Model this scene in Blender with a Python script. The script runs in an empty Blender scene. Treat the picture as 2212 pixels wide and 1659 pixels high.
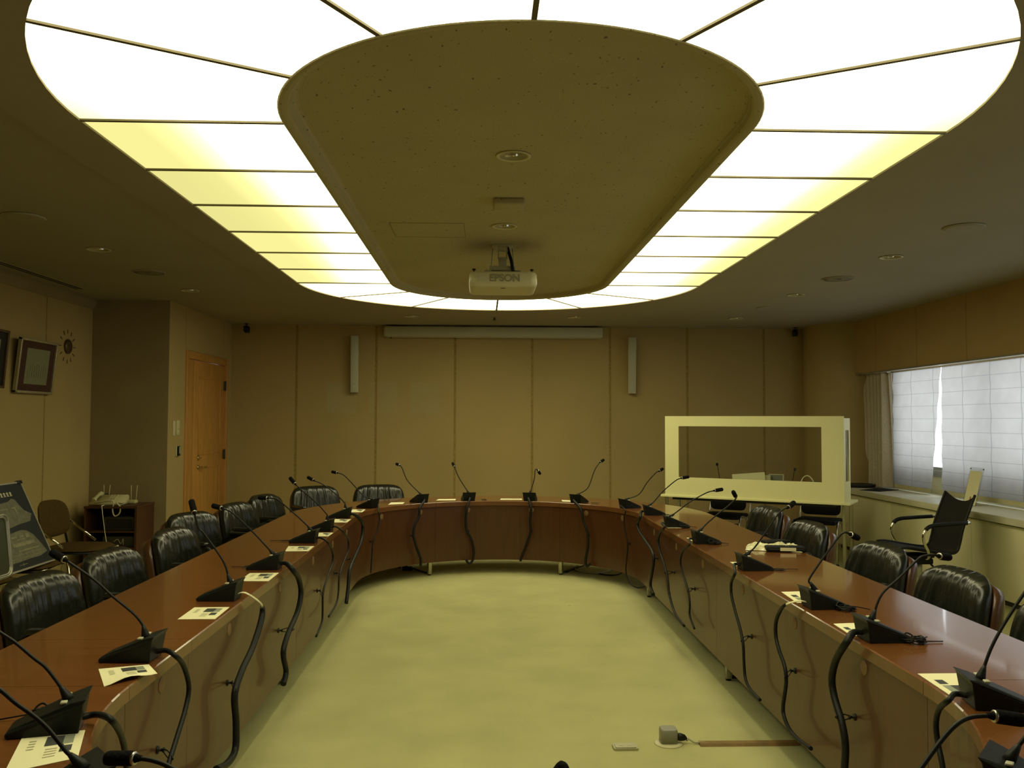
import bpy, bmesh, math, random
from mathutils import Vector, Matrix, noise
random.seed(7)
PI = math.pi
C = bpy.context.scene.collection

# ------------------------------------------------------------------ camera
W, H, F = 2212.0, 1659.0, 1883.7
YAW, PITCH, ROLL, HC = .0341, .0427, .0034, 1.52
_d = Vector((math.sin(YAW)*math.cos(PITCH), math.cos(YAW)*math.cos(PITCH), math.sin(PITCH)))
_r = Vector((math.cos(YAW), -math.sin(YAW), 0)); _u = _r.cross(_d)
_r, _u = (_r*math.cos(ROLL)+_u*math.sin(ROLL)), (_u*math.cos(ROLL)-_r*math.sin(ROLL))
CAM = Vector((0, 0, HC))
cam = bpy.data.cameras.new('camera'); cam.sensor_fit = 'HORIZONTAL'; cam.sensor_width = 36
cam.lens = 36*F/W; cam.clip_start = .02
camo = bpy.data.objects.new('camera', cam); C.objects.link(camo)
camo.matrix_world = Matrix(((_r.x, _u.x, -_d.x, 0), (_r.y, _u.y, -_d.y, 0), (_r.z, _u.z, -_d.z, HC), (0, 0, 0, 1)))
bpy.context.scene.camera = camo
# survey helpers: where the sight line through a photo pixel meets a real plane of the room
def ray(px, py): return _r*((px-W/2)/F) - _u*((py-H/2)/F) + _d
def at_plane(px, py, p0, n):
    v = ray(px, py); n = Vector(n); return CAM + v*((Vector(p0)-CAM).dot(n)/v.dot(n))
def at_z(px, py, z): return at_plane(px, py, (0, 0, z), (0, 0, 1))
def at_y(px, py, y): return at_plane(px, py, (0, y, 0), (0, 1, 0))
def at_x(px, py, x): return at_plane(px, py, (x, 0, 0), (1, 0, 0))

# ------------------------------------------------------------------ materials
def mat(name, col, rough=.6, metal=0., spec=.5, nscale=0, namt=.15, bump=0., bscale=None, coat=0., stretch=None, col2=None, emis=None, alpha=None):
    m = bpy.data.materials.new(name); m.use_nodes = True
    nt = m.node_tree; b = nt.nodes['Principled BSDF']
    b.inputs['Base Color'].default_value = (*col, 1); b.inputs['Roughness'].default_value = rough
    b.inputs['Metallic'].default_value = metal; b.inputs['Specular IOR Level'].default_value = spec
    b.inputs['Coat Weight'].default_value = coat; b.inputs['Coat Roughness'].default_value = .06
    if emis: b.inputs['Emission Color'].default_value = (*emis[:3], 1); b.inputs['Emission Strength'].default_value = emis[3]
    if nscale:
        tc = nt.nodes.new('ShaderNodeTexCoord'); mp = nt.nodes.new('ShaderNodeMapping')
        mp.inputs['Scale'].default_value = stretch or (1, 1, 1)
        nz = nt.nodes.new('ShaderNodeTexNoise'); nz.inputs['Scale'].default_value = nscale; nz.inputs['Detail'].default_value = 5
        rp = nt.nodes.new('ShaderNodeMix'); rp.data_type = 'RGBA'
        c2 = col2 or tuple(c*(1-namt) for c in col)
        c1 = col if col2 else tuple(min(1, c*(1+namt)) for c in col)
        rp.inputs[6].default_value = (*c1, 1); rp.inputs[7].default_value = (*c2, 1)
        mr = nt.nodes.new('ShaderNodeMapRange'); mr.inputs[1].default_value = .3; mr.inputs[2].default_value = .7
        L = nt.links.new
        L(tc.outputs['Object'], mp.inputs[0]); L(mp.outputs[0], nz.inputs['Vector']); L(nz.outputs['Fac'], mr.inputs[0])
        L(mr.outputs[0], rp.inputs[0]); L(rp.outputs[2], b.inputs['Base Color'])
        if bump:
            bp = nt.nodes.new('ShaderNodeBump'); bp.inputs['Strength'].default_value = bump; bp.inputs['Distance'].default_value = .01
            if bscale:
                nz2 = nt.nodes.new('ShaderNodeTexNoise'); nz2.inputs['Scale'].default_value = bscale
                L(tc.outputs['Object'], nz2.inputs['Vector']); L(nz2.outputs['Fac'], bp.inputs['Height'])
            else: L(nz.outputs['Fac'], bp.inputs['Height'])
            L(bp.outputs[0], b.inputs['Normal'])
    return m

M = {}  # lamps' yellow cast is partly mixed into the non-black base colours
M['carpet'] = mat('carpet', (.45, .435, .205), .95, spec=.1, nscale=2.2, namt=.09, bump=.25, bscale=260)
M['wall'] = mat('wall_fabric', (.43, .325, .135), .9, spec=.15, nscale=.9, namt=.06, bump=.10, bscale=320)
M['seam'] = mat('wall_seam', (.31, .225, .07), .9, spec=.1, nscale=30, namt=.2)
M['faded'] = mat('wall_faded', (.42, .345, .16), .9, spec=.15, nscale=.9, namt=.05)
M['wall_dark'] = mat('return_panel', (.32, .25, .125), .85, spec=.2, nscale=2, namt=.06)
M['fascia'] = mat('fascia_panel', (.46, .32, .135), .7, spec=.25, nscale=1.5, namt=.06)
M['ceiling'] = mat('ceiling_paint', (.36, .32, .23), .9, spec=.15, nscale=1.0, namt=.04)
M['island'] = mat('ceiling_board', (.46, .41, .24), .9, spec=.15, nscale=2.0, namt=.05, bump=.2, bscale=120)
M['ledge'] = mat('ledge_laminate', (.68, .65, .46), .45, spec=.4, nscale=2, namt=.04)
M['ledge_front'] = mat('ledge_front', (.72, .68, .42), .6, spec=.3, nscale=2, namt=.05)
M['groove'] = mat('groove', (.03, .026, .012), .9, spec=.1, nscale=5, namt=.1)
def mahogany(name, c1, c2, rough, coat):
    return mat(name, c1, rough, spec=.5, nscale=3.2, col2=c2, stretch=(1.2, 9, 9), coat=coat)
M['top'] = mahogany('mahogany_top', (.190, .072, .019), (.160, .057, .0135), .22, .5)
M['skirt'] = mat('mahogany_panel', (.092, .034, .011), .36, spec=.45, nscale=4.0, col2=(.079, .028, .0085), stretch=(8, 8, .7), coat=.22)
M['edge'] = mat('mahogany_edge', (.16, .065, .020), .3, spec=.5, nscale=5, namt=.12, coat=.3)
M['plug'] = mat('cable_plug', (.22, .125, .05), .5, nscale=8, namt=.1)
M['leather'] = mat('black_leather', (.011, .0125, .008), .27, spec=.6, nscale=60, namt=.2, bump=.05)
M['shell'] = mat('chair_plywood', (.085, .035, .012), .32, nscale=4, namt=.2, stretch=(6, 6, 1), coat=.2)
M['black'] = mat('black_plastic', (.008, .009, .007), .5, spec=.3, nscale=60, namt=.2)
M['black_matte'] = mat('black_matte', (.010, .010, .009), .8, spec=.2, nscale=80, namt=.3)
M['foam'] = mat('black_foam', (.008, .008, .008), .95, spec=.1, nscale=150, namt=.3, bump=.4)
M['micbase'] = mat('microphone_base', (.009, .011, .008), .5, spec=.22, nscale=90, namt=.2, bump=.05)
M['silver'] = mat('silver_metal', (.55, .53, .45), .3, metal=1, nscale=20, namt=.05)
M['chrome'] = mat('chrome', (.75, .72, .6), .08, metal=1, nscale=5, namt=.02)
M['steel_paint'] = mat('grey_paint', (.45, .44, .30), .45, nscale=15, namt=.05)
M['paper'] = mat('paper', (.90, .86, .55), .7, spec=.3, nscale=3, namt=.02)
M['ink'] = mat('print_dark', (.05, .055, .05), .5, nscale=12, namt=.35)
M['ink_grey'] = mat('print_grey', (.42, .41, .22), .6, nscale=20, namt=.1)
M['ink_sky'] = mat('print_light', (.30, .33, .24), .5, nscale=12, namt=.3)
M['white'] = mat('white_panel', (.87, .83, .42), .5, spec=.4, nscale=3, namt=.02)
M['ivory'] = mat('ivory_plastic', (.55, .51, .27), .4, nscale=10, namt=.04)
M['offwhite'] = mat('offwhite_plastic', (.62, .58, .34), .4, nscale=10, namt=.04)
M['projector'] = mat('projector_shell', (.60, .56, .34), .35, nscale=8, namt=.04)
M['letter'] = mat('grey_lettering', (.27, .25, .14), .5, nscale=20, namt=.1)
M['greybox'] = mat('grey_enamel', (.50, .49, .33), .5, nscale=6, namt=.04)
M['spk'] = mat('speaker_grille', (.44, .43, .30), .5, nscale=300, namt=.25)
M['grille'] = mat('ceiling_grille', (.22, .19, .11), .7, nscale=160, namt=.5)
M['oak'] = mat('door_oak', (.56, .28, .065), .4, nscale=3, namt=.15, stretch=(9, 9, 1), coat=.1)
M['oak_frame'] = mat('door_frame_oak', (.50, .25, .06), .4, nscale=3, namt=.12, stretch=(9, 9, 1))
M['brass'] = mat('satin_metal', (.6, .5, .3), .3, metal=1, nscale=20, namt=.05)
M['darkwood'] = mat('dark_wood', (.075, .028, .010), .45, nscale=4, namt=.2, stretch=(1, 1, 6))
M['dark_inside'] = mat('dark_inside', (.012, .010, .006), .7, nscale=6, namt=.2)
M['matboard'] = mat('maroon_mount', (.060, .018, .010), .7, nscale=10, namt=.1)
M['goldframe'] = mat('pale_frame', (.45, .40, .24), .35, metal=.4, nscale=20, namt=.1)
M['woodframe'] = mat('brown_frame', (.10, .06, .03), .4, nscale=10, namt=.15)
M['cert'] = mat('certificate_paper', (.22, .235, .13), .5, nscale=6, namt=.05)
M['clock'] = mat('bronze_clock', (.09, .065, .025), .35, metal=.3, nscale=20, namt=.2)
M['brownfab'] = mat('brown_fabric', (.085, .052, .016), .9, spec=.1, nscale=120, namt=.25)
M['navy'] = mat('navy_print', (.008, .016, .026), .35, nscale=8, namt=.1)
M['plan1'] = mat('plan_grey', (.15, .145, .09), .5, nscale=25, namt=.25)
M['plan2'] = mat('plan_light', (.26, .245, .14), .5, nscale=30, namt=.25)
M['alu'] = mat('aluminium', (.45, .44, .36), .4, metal=.7, nscale=10, namt=.05)
M['boardgreen'] = mat('board_green', (.05, .055, .025), .6, nscale=8, namt=.1)
M['brownstrip'] = mat('brown_cord_cover', (.20, .115, .022), .6, nscale=20, namt=.15)
M['floorbox'] = mat('floor_box_metal', (.42, .40, .25), .35, metal=.5, nscale=20, namt=.05)
M['plastic_wrap'] = mat('clear_wrap', (.74, .70, .42), .22, spec=.7, nscale=25, namt=.15, bump=.2)
M['curtain'] = mat('beige_drape', (.56, .49, .36), .9, spec=.1, nscale=60, namt=.1)
M['grey_tablet'] = mat('grey_plastic', (.20, .21, .16), .4, nscale=10, namt=.05)
M['mesh_black'] = mat('black_mesh_fabric', (.016, .015, .011), .8, spec=.25, nscale=200, namt=.3)
M['dark_grey'] = mat('dark_grey', (.05, .048, .03), .6, nscale=10, namt=.1)
M['red'] = mat('red_ink', (.5, .2, .06), .6, nscale=10, namt=.1)

def speckle(m, sc, thr, k, stretch):
    nt = m.node_tree; b = nt.nodes['Principled BSDF']; src = b.inputs['Base Color'].links[0].from_socket; L = nt.links.new
    tc = nt.nodes.new('ShaderNodeTexCoord'); mp = nt.nodes.new('ShaderNodeMapping'); mp.inputs['Scale'].default_value = stretch
    nz = nt.nodes.new('ShaderNodeTexNoise'); nz.inputs['Scale'].default_value = sc; nz.inputs['Detail'].default_value = 1
    mr = nt.nodes.new('ShaderNodeMapRange'); mr.inputs[1].default_value = thr; mr.inputs[2].default_value = thr+.06
    mx = nt.nodes.new('ShaderNodeMix'); mx.data_type = 'RGBA'; mx.blend_type = 'MULTIPLY'; mx.inputs[7].default_value = (k, k, k, 1)
    L(tc.outputs['Object'], mp.inputs[0]); L(mp.outputs[0], nz.inputs['Vector']); L(nz.outputs['Fac'], mr.inputs[0]); L(mr.outputs[0], mx.inputs[0])
    L(src, mx.inputs[6]); L(mx.outputs[2], b.inputs['Base Color'])
speckle(M['island'], 38, .71, .35, (1.6, .8, 1))
speckle(M['carpet'], 9, .80, .45, (1, 1, 1))

def glass_mat(name, tint, refl):
    m = bpy.data.materials.new(name); m.use_nodes = True; nt = m.node_tree; nt.nodes.clear()
    o = nt.nodes.new('ShaderNodeOutputMaterial'); mx = nt.nodes.new('ShaderNodeMixShader')
    t = nt.nodes.new('ShaderNodeBsdfTransparent'); t.inputs[0].default_value = (*tint, 1)
    g = nt.nodes.new('ShaderNodeBsdfGlossy'); g.inputs['Roughness'].default_value = .03
    lw = nt.nodes.new('ShaderNodeLayerWeight'); lw.inputs[0].default_value = .5
    pw = nt.nodes.new('ShaderNodeMath'); pw.operation = 'POWER'; pw.inputs[1].default_value = 4; nt.links.new(lw.outputs['Facing'], pw.inputs[0])
    pm = nt.nodes.new('ShaderNodeMath'); pm.operation = 'MULTIPLY_ADD'; pm.inputs[1].default_value = .5; pm.inputs[2].default_value = refl; nt.links.new(pw.outputs[0], pm.inputs[0]); nt.links.new(pm.outputs[0], mx.inputs[0]); nt.links.new(t.outputs[0], mx.inputs[1]); nt.links.new(g.outputs[0], mx.inputs[2])
    nt.links.new(mx.outputs[0], o.inputs[0]); return m
M['glass'] = glass_mat('window_glass', (.97, .98, .98), .03)
M['acrylic'] = glass_mat('clear_acrylic', (.90, .91, .89), .03)

def shade_mat():
    m = bpy.data.materials.new('translucent_shade_cloth'); m.use_nodes = True; nt = m.node_tree; nt.nodes.clear(); L = nt.links.new
    o = nt.nodes.new('ShaderNodeOutputMaterial'); mx = nt.nodes.new('ShaderNodeMixShader'); mx.inputs[0].default_value = .55
    df = nt.nodes.new('ShaderNodeBsdfDiffuse'); tr = nt.nodes.new('ShaderNodeBsdfTranslucent')
    tc = nt.nodes.new('ShaderNodeTexCoord'); sp = nt.nodes.new('ShaderNodeSeparateXYZ'); L(tc.outputs['Object'], sp.inputs[0])
    def lines(axis, off, step, w):
        a = nt.nodes.new('ShaderNodeMath'); a.operation = 'ADD'; a.inputs[1].default_value = off; L(sp.outputs[axis], a.inputs[0])
        b = nt.nodes.new('ShaderNodeMath'); b.operation = 'PINGPONG'; b.inputs[1].default_value = step/2; L(a.outputs[0], b.inputs[0])
        c = nt.nodes.new('ShaderNodeMath'); c.operation = 'LESS_THAN'; c.inputs[1].default_value = w/2; L(b.outputs[0], c.inputs[0]); return c
    h = lines(2, 0, .137, .005); v = lines(1, .15, .472, .012)
    mxx = nt.nodes.new('ShaderNodeMath'); mxx.operation = 'MAXIMUM'; L(h.outputs[0], mxx.inputs[0]); L(v.outputs[0], mxx.inputs[1])
    nz = nt.nodes.new('ShaderNodeTexNoise'); nz.inputs['Scale'].default_value = 6; L(tc.outputs['Object'], nz.inputs['Vector'])
    c1 = nt.nodes.new('ShaderNodeMix'); c1.data_type = 'RGBA'; c1.inputs[6].default_value = (.31, .295, .275, 1); c1.inputs[7].default_value = (.385, .37, .345, 1)
    L(nz.outputs['Fac'], c1.inputs[0])
    c2 = nt.nodes.new('ShaderNodeMix'); c2.data_type = 'RGBA'; c2.inputs[7].default_value = (.235, .23, .225, 1)
    L(c1.outputs[2], c2.inputs[6]); L(mxx.outputs[0], c2.inputs[0])
    L(c2.outputs[2], df.inputs[0]); L(c2.outputs[2], tr.inputs[0])
    L(df.outputs[0], mx.inputs[1]); L(tr.outputs[0], mx.inputs[2]); L(mx.outputs[0], o.inputs[0]); return m
M['shade'] = shade_mat()

def lamp_mat():
    m = bpy.data.materials.new('light_diffuser'); m.use_nodes = True; nt = m.node_tree; nt.nodes.clear()
    o = nt.nodes.new('ShaderNodeOutputMaterial'); e = nt.nodes.new('ShaderNodeEmission'); a = nt.nodes.new('ShaderNodeAttribute')
    a.attribute_name = 'lamp'; nt.links.new(a.outputs['Color'], e.inputs[0]); e.inputs[1].default_value = 3.0
    nt.links.new(e.outputs[0], o.inputs[0]); return m
M['lamp'] = lamp_mat()

# ------------------------------------------------------------------ mesh helpers
class MB:
    def __init__(s): s.bm = bmesh.new(); s.smooth = False
    def _tag(s, geom_faces, mi, smooth):
        for f in geom_faces: f.material_index = mi; f.smooth = smooth
    def box(s, x0, x1, y0, y1, z0, z1, mi=0, bev=0., mtx=None, seg=2):
        b = bmesh.new(); bmesh.ops.create_cube(b, size=1)
        for v in b.verts: v.co = Vector(((x0+x1)/2+v.co.x*(x1-x0), (y0+y1)/2+v.co.y*(y1-y0), (z0+z1)/2+v.co.z*(z1-z0)))
        if bev: bmesh.ops.bevel(b, geom=b.edges[:], offset=min(bev, .49*min(abs(x1-x0), abs(y1-y0), abs(z1-z0))), segments=seg, affect='EDGES', profile=.5)
        return s.merge(b, mi, mtx, bev > 0)
    def merge(s, b, mi=0, mtx=None, smooth=False):
        mp = {}
        for v in b.verts: mp[v] = s.bm.verts.new(mtx @ v.co if mtx else v.co)
        for f in b.faces:
            try: nf = s.bm.faces.new([mp[v] for v in f.verts]); nf.material_index = mi; nf.smooth = smooth
            except ValueError: pass
        b.free(); return s
    def poly(s, pts, mi=0, smooth=False):
        f = s.bm.faces.new([s.bm.verts.new(p) for p in pts]); f.material_index = mi; f.smooth = smooth; return s
    def grid(s, rows, mi=0, smooth=True, closed_u=False, closed_v=False):
        V = [[s.bm.verts.new(p) for p in r] for r in rows]; n, m = len(V), len(V[0])
        for i in range(n if closed_v else n-1):
            for j in range(m if closed_u else m-1):
                q = [V[i][j], V[i][(j+1) % m], V[(i+1) % n][(j+1) % m], V[(i+1) % n][j]]
                f = s.bm.faces.new(q); f.material_index = mi; f.smooth = smooth
        return V
    def cap(s, ring, mi=0):
        try: f = s.bm.faces.new(ring); f.material_index = mi
        except ValueError: pass
    def prism(s, pts, z0, z1, mi=0, mtx=None):       # pts (x,y) outline extruded in z
        b = bmesh.new(); lo = [b.verts.new((x, y, z0)) for x, y in pts]; hi = [b.verts.new((x, y, z1)) for x, y in pts]
        b.faces.new(lo[::-1]); b.faces.new(hi); n = len(pts)
        for i in range(n): b.faces.new([lo[i], lo[(i+1) % n], hi[(i+1) % n], hi[i]])
        return s.merge(b, mi, mtx)
    def tube(s, path, r, seg=8, mi=0, caps=True):
        path = [Vector(p) for p in path]; n = len(path); rows = []
        rr = r if isinstance(r, (list, tuple)) else [r]*n
        t0 = (path[1]-path[0]).normalized(); ref = Vector((0, 0, 1)) if abs(t0.z) < .9 else Vector((1, 0, 0))
        a = t0.cross(ref).normalized()
        for i, p in enumerate(path):
            t = (path[min(i+1, n-1)]-path[max(i-1, 0)]).normalized()
            a = (a - t*a.dot(t)).normalized(); b = t.cross(a)
            rows.append([p + a*(rr[i]*math.cos(2*PI*k/seg)) + b*(rr[i]*math.sin(2*PI*k/seg)) for k in range(seg)])
        V = s.grid(rows, mi, True, closed_u=True)
        if caps: s.cap(V[0][::-1], mi); s.cap(V[-1], mi)
        return s
    def lathe(s, prof, seg=24, mi=0, mtx=None, caps=True):   # prof (r,z)
        b = bmesh.new(); V = [[b.verts.new((r*math.cos(2*PI*k/seg), r*math.sin(2*PI*k/seg), z)) for k in range(seg)] for r, z in prof]
        for i in range(len(V)-1):
            for k in range(seg): b.faces.new([V[i][k], V[i][(k+1) % seg], V[i+1][(k+1) % seg], V[i+1][k]])
        if caps: b.faces.new(V[0][::-1]); b.faces.new(V[-1])
        return s.merge(b, mi, mtx, True)
    def done(s):
        bmesh.ops.recalc_face_normals(s.bm, faces=s.bm.faces[:]); me = bpy.data.meshes.new('m'); s.bm.to_mesh(me); s.bm.free(); return me

def rz(a, loc=(0, 0, 0)): return Matrix.Translation(loc) @ Matrix.Rotation(a, 4, 'Z')
def axis_m(p, d):   # matrix placing local z along d at p
    d = Vector(d).normalized(); q = Vector((0, 0, 1)).rotation_difference(d); return Matrix.Translation(p) @ q.to_matrix().to_4x4()
def spline(pts, sub=6):
    P = [Vector(p) for p in pts]; out = []
    for i in range(len(P)-1):
        p0, p1, p2, p3 = P[max(i-1, 0)], P[i], P[i+1], P[min(i+2, len(P)-1)]
        for k in range(sub):
            t = k/sub; out.append(.5*((2*p1)+(p2-p0)*t+(2*p0-5*p1+4*p2-p3)*t*t+(3*p1-p0-3*p2+p3)*t**3))
    out.append(P[-1]); return out

def obj(name, mb, mats, parent=None, loc=None, rot=None, label=None):
    me = mb.done() if isinstance(mb, MB) else mb
    o = bpy.data.objects.new(name, me); C.objects.link(o)
    if not len(me.materials):
        for m in (mats if isinstance(mats, (list, tuple)) else [mats]): me.materials.append(M[m] if isinstance(m, str) else m)
    if parent: o.parent = parent
    if loc is not None: o.location = loc
    if rot is not None: o.rotation_euler = rot
    if label: o['label'] = label
    return o
def thing(name, label, cat, loc=(0, 0, 0), rot=0, group=None):
    o = bpy.data.objects.new(name, None); C.objects.link(o); o.empty_display_size = .1
    o.location = loc; o.rotation_euler = (0, 0, rot); o['label'] = label; o['category'] = cat
    if group: o['group'] = group
    return o
def tag(o, label, cat, group=None):
    o['label'] = label; o['category'] = cat
    if group: o['group'] = group
    return o
def struct(name, mb, mats, parent=None):
    o = obj(name, mb, mats, parent)
    if not parent: o['kind'] = 'structure'
    return o
def dup(root, label, loc=None, rot=None, group=None):
    r = root.copy(); C.objects.link(r)
    if loc is not None: r.location = loc
    if rot is not None: r.rotation_euler = (0, 0, rot)
    r['label'] = label
    if group: r['group'] = group
    for ch in root.children:
        c = ch.copy(); C.objects.link(c); c.parent = r
        for g in ch.children:
            d = g.copy(); C.objects.link(d); d.parent = c
    return r
def at_local(base): base = Vector(base); return Matrix.Translation(-base)

# ------------------------------------------------------------------ dimensions (metres)
CEIL = 2.75; XL, XD, XR = -4.0, -3.22, 4.58; YN, YB = 9.06, 11.30; YF = -2.2
LX, LY0, LY1, LRI, LRO = .152, 3.567, 7.757, .975, 1.795       # luminous ring
TX, TY0, TY1, TRI, TRO, TZ = .158, 2.70, 7.58, 1.215, 1.832, .72  # table ring
def stad(r, xc, y0, y1, n=48):
    p = [(xc+r*math.cos(PI*k/n), y1+r*math.sin(PI*k/n)) for k in range(n+1)]
    return p + [(xc-r*math.cos(PI*k/n), y0-r*math.sin(PI*k/n)) for k in range(n+1)]

# ------------------------------------------------------------------ room shell
mb = MB(); mb.box(XL-.1, XR+.6, YF, YB+.1, -.06, 0); struct('floor', mb, 'carpet')
def holed(outer, hole, z, mats, name, up=False, z2=None):
    bm = bmesh.new(); es = []
    for loop in (outer, hole):
        vs = [bm.verts.new((x, y, z)) for x, y in loop]
        for i in range(len(vs)): es.append(bm.edges.new((vs[i], vs[(i+1) % len(vs)])))
    bmesh.ops.triangle_fill(bm, edges=es, use_beauty=True)
    for f in bm.faces:
        if f.normal.z > 0: f.normal_flip()
    me = bpy.data.meshes.new('m'); bm.to_mesh(me); bm.free(); return struct(name, me, mats)
holed([(XL-.1, YF), (XR+.5, YF), (XR+.5, YB+.1), (XL-.1, YB+.1)], stad(2.05, LX, LY0, LY1), CEIL, 'ceiling', 'ceiling')
# lowered band round the light and its two small edges
mb = MB(); a, b = stad(2.05, LX, LY0, LY1), stad(LRO, LX, LY0, LY1)
mb.grid([[(x, y, CEIL+.002) for x, y in a], [(x, y, CEIL-.013) for x, y in a], [(x, y, CEIL-.013) for x, y in b], [(x, y, CEIL+.004) for x, y in b]], smooth=False, closed_u=True)
struct('trim_1', mb, 'ceiling')
# ceiling slab lid above the light
mb = MB(); mb.box(XL-.1, XR+.5, YF, YB+.1, CEIL+.25, CEIL+.3); struct('ceiling_slab', mb, 'ceiling')
# central island with rounded rim
ZI = 2.785
mb = MB(); prof = [(.0, ZI), (.895, ZI), (.905, ZI-.002), (.913, ZI-.008), (.918, ZI-.020), (.921, ZI-.022), (.928, 2.745), (.938, 2.738), (.955, 2.7345), (.970, 2.735), (LRI, 2.738), (LRI-.045, 2.756)]
rows = []
for r, z in prof:
    rows.append([(x, y, z) for x, y in (stad(r, LX, LY0, LY1) if r else [(LX, y1) for y1 in [LY1]*49+[LY0]*49])])
mb.grid(rows, smooth=False, closed_u=True); bmesh.ops.remove_doubles(mb.bm, verts=mb.bm.verts[:], dist=1e-5)
struct('trim_2', mb, 'island')

# walls
def seam_wall(name, x0, x1, y, z0, z1, seams, facing=-1, extra=None, mats=('wall', 'seam', 'faded')):
    mb = MB(); mb.box(x0, x1, min(y, y-facing*.08), max(y, y-facing*.08), z0, z1)
    for s in seams: mb.box(s-.015, s+.015, min(y, y+facing*.002), max(y, y+facing*.002), z0, z1-.004, 1)
    for (a, b, c, d) in (extra or []): mb.box(a, b, min(y, y+facing*.0012), max(y, y+facing*.0012), c, d, 2)
    return struct(name, mb, mats)
SEAMS = [-2.39, -1.37, -.353, .648, 1.664, 2.678, 3.69]
seam_wall('wall_back', XD-.1, XR+.4, YB, 0, CEIL+.02, SEAMS, -1, [(-2.008, -1.624, 1.614, 2.006), (-1.462, -1.095, 1.616, 2.02), (-.926, -.559, 1.618, 2.018)])
mb = MB(); mb.box(XL-.08, XL, YF, YN+.1, 0, CEIL+.02)
for k in range(10): mb.box(XL, XL+.002, 8.115-1.015*k-.009, 8.115-1.015*k+.009, 0, CEIL-.09, 1)
struct('wall_left', mb, ('wall', 'seam'))
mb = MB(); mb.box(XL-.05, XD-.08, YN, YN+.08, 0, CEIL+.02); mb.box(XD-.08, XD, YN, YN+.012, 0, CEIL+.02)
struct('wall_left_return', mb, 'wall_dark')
# wall with the door: boxes round the opening
DY0, DY1, DZ = 9.56, 11.09, 2.285
mb = MB(); mb.box(XD-.08, XD, YN+.012, DY0, 0, CEIL+.02); mb.box(XD-.08, XD, DY1, YB+.05, 0, CEIL+.02); mb.box(XD-.08, XD, DY0, DY1, DZ, CEIL+.02)
for y in (9.56, 10.95): mb.box(XD, XD+.0015, y-.003, y+.003, DZ+.01, CEIL-.01, 1)
struct('wall_left_door', mb, ('wall', 'seam'))
mb = MB(); mb.box(XL-.1, XR+.6, YF-.08, YF, 0, CEIL+.3); struct('wall_front', mb, 'wall')
# dark cove moulding along the left wall
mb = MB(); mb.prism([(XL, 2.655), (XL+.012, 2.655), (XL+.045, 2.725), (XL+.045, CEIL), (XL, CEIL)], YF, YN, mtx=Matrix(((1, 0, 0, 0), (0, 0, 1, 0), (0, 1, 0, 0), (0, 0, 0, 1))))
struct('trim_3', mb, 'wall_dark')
# right side: fascia, window wall, rounded corner column
mb = MB(); mb.box(XR, XR+.06, YF, 10.56, 2.115, CEIL+.02)
for k in range(12): mb.box(XR-.0015, XR, 9.98-.95*k-.003, 9.98-.95*k+.003, 2.12, CEIL-.003, 1)
mb.box(XR-.006, XR+.07, YF, 10.56, 2.10, 2.116, 2)
struct('wall_right', mb, ('fascia', 'seam', 'alu'))
mb = MB(); pts = [(4.75+.58*math.cos(t), 11.08+.58*math.sin(t)) for t in [math.radians(150+150*k/28) for k in range(29)]]
mb.grid([[(x, y, 0) for x, y in pts], [(x, y, CEIL+.02) for x, y in pts]])
struct('wall_right_column', mb, 'wall')
WX = 4.95; WZ0, WZ1, WY1 = .965, 2.30, 10.02
mb = MB(); mb.box(WX, WX+.12, YF, YB+.1, 0, WZ0); mb.box(WX, WX+.12, YF, YB+.1, WZ1, CEIL+.3); mb.box(WX, WX+.12, WY1, YB+.1, WZ0, WZ1)
struct('wall_right_window', mb, 'ledge_front')
# window with frame, mullions and panes
mb = MB(); mb.box(WX-.012, WX+.10, YF, WY1, WZ0-.03, WZ0+.035); mb.box(WX, WX+.10, YF, WY1, WZ1-.04, WZ1)
for y in [WY1-.03, 8.15, 6.3, 4.45, 2.6, .75, -1.1]: mb.box(WX+.01, WX+.09, y-.03, y+.03, WZ0+.02, WZ1-.03)
mb.box(WX+.02, WX+.08, YF, WY1, WZ0+.035, WZ0+.07)
w1 = struct('window_1', mb, 'alu')
mb = MB(); mb.box(WX+.045, WX+.05, YF, WY1-.02, WZ0+.05, WZ1-.03); struct('window_glass', mb, 'glass', w1)

# door: frame, narrow leaf, wide leaf, lever handle, thumb turn, hinges
mb = MB(); fw = .085
mb.box(XD-.09, XD+.022, DY0, DY0+fw, 0, DZ, bev=.006); mb.box(XD-.09, XD+.022, DY1-fw*.6, DY1, 0, DZ, bev=.006); mb.box(XD-.088, XD+.020, DY0+fw+.0005, DY1-fw*.6-.0005, DZ-fw, DZ-.001, bev=.006)
door = struct('door_1', mb, 'oak_frame')
ys = 9.90
mb = MB(); mb.box(XD-.06, XD-.012, DY0+fw+.004, ys-.003, .01, DZ-fw-.004, bev=.003); obj('narrow_leaf', mb, 'oak', door)
mb = MB(); y0, y1 = ys+.003, DY1-fw*.6-.004; mb.box(XD-.06, XD-.012, y0, y1, .01, DZ-fw-.004, bev=.003)
for a, b, c, d in ((y0+.16, y1-.16, 1.12, 2.02), (y0+.16, y1-.16, .16, .98)):
    for t, u_, v_, w_ in ((a, b, c, c+.018), (a, b, d-.018, d), (a, a+.018, c, d), (b-.018, b, c, d)): mb.box(XD-.013, XD-.004, t, u_, v_, w_, bev=.004)
leaf = obj('wide_leaf', mb, 'oak', door)
mb = MB(); mb.tube(spline([(XD-.01, 10.07, .985), (XD+.045, 10.07, .985), (XD+.052, 10.09, .985), (XD+.05, 10.20, .98)]), .009); mb.lathe([(.026, 0), (.026, .01), (.02, .014)], 16, mtx=axis_m((XD-.012, 10.07, .985), (1, 0, 0)))
obj('handle', mb, 'brass', leaf)
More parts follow.
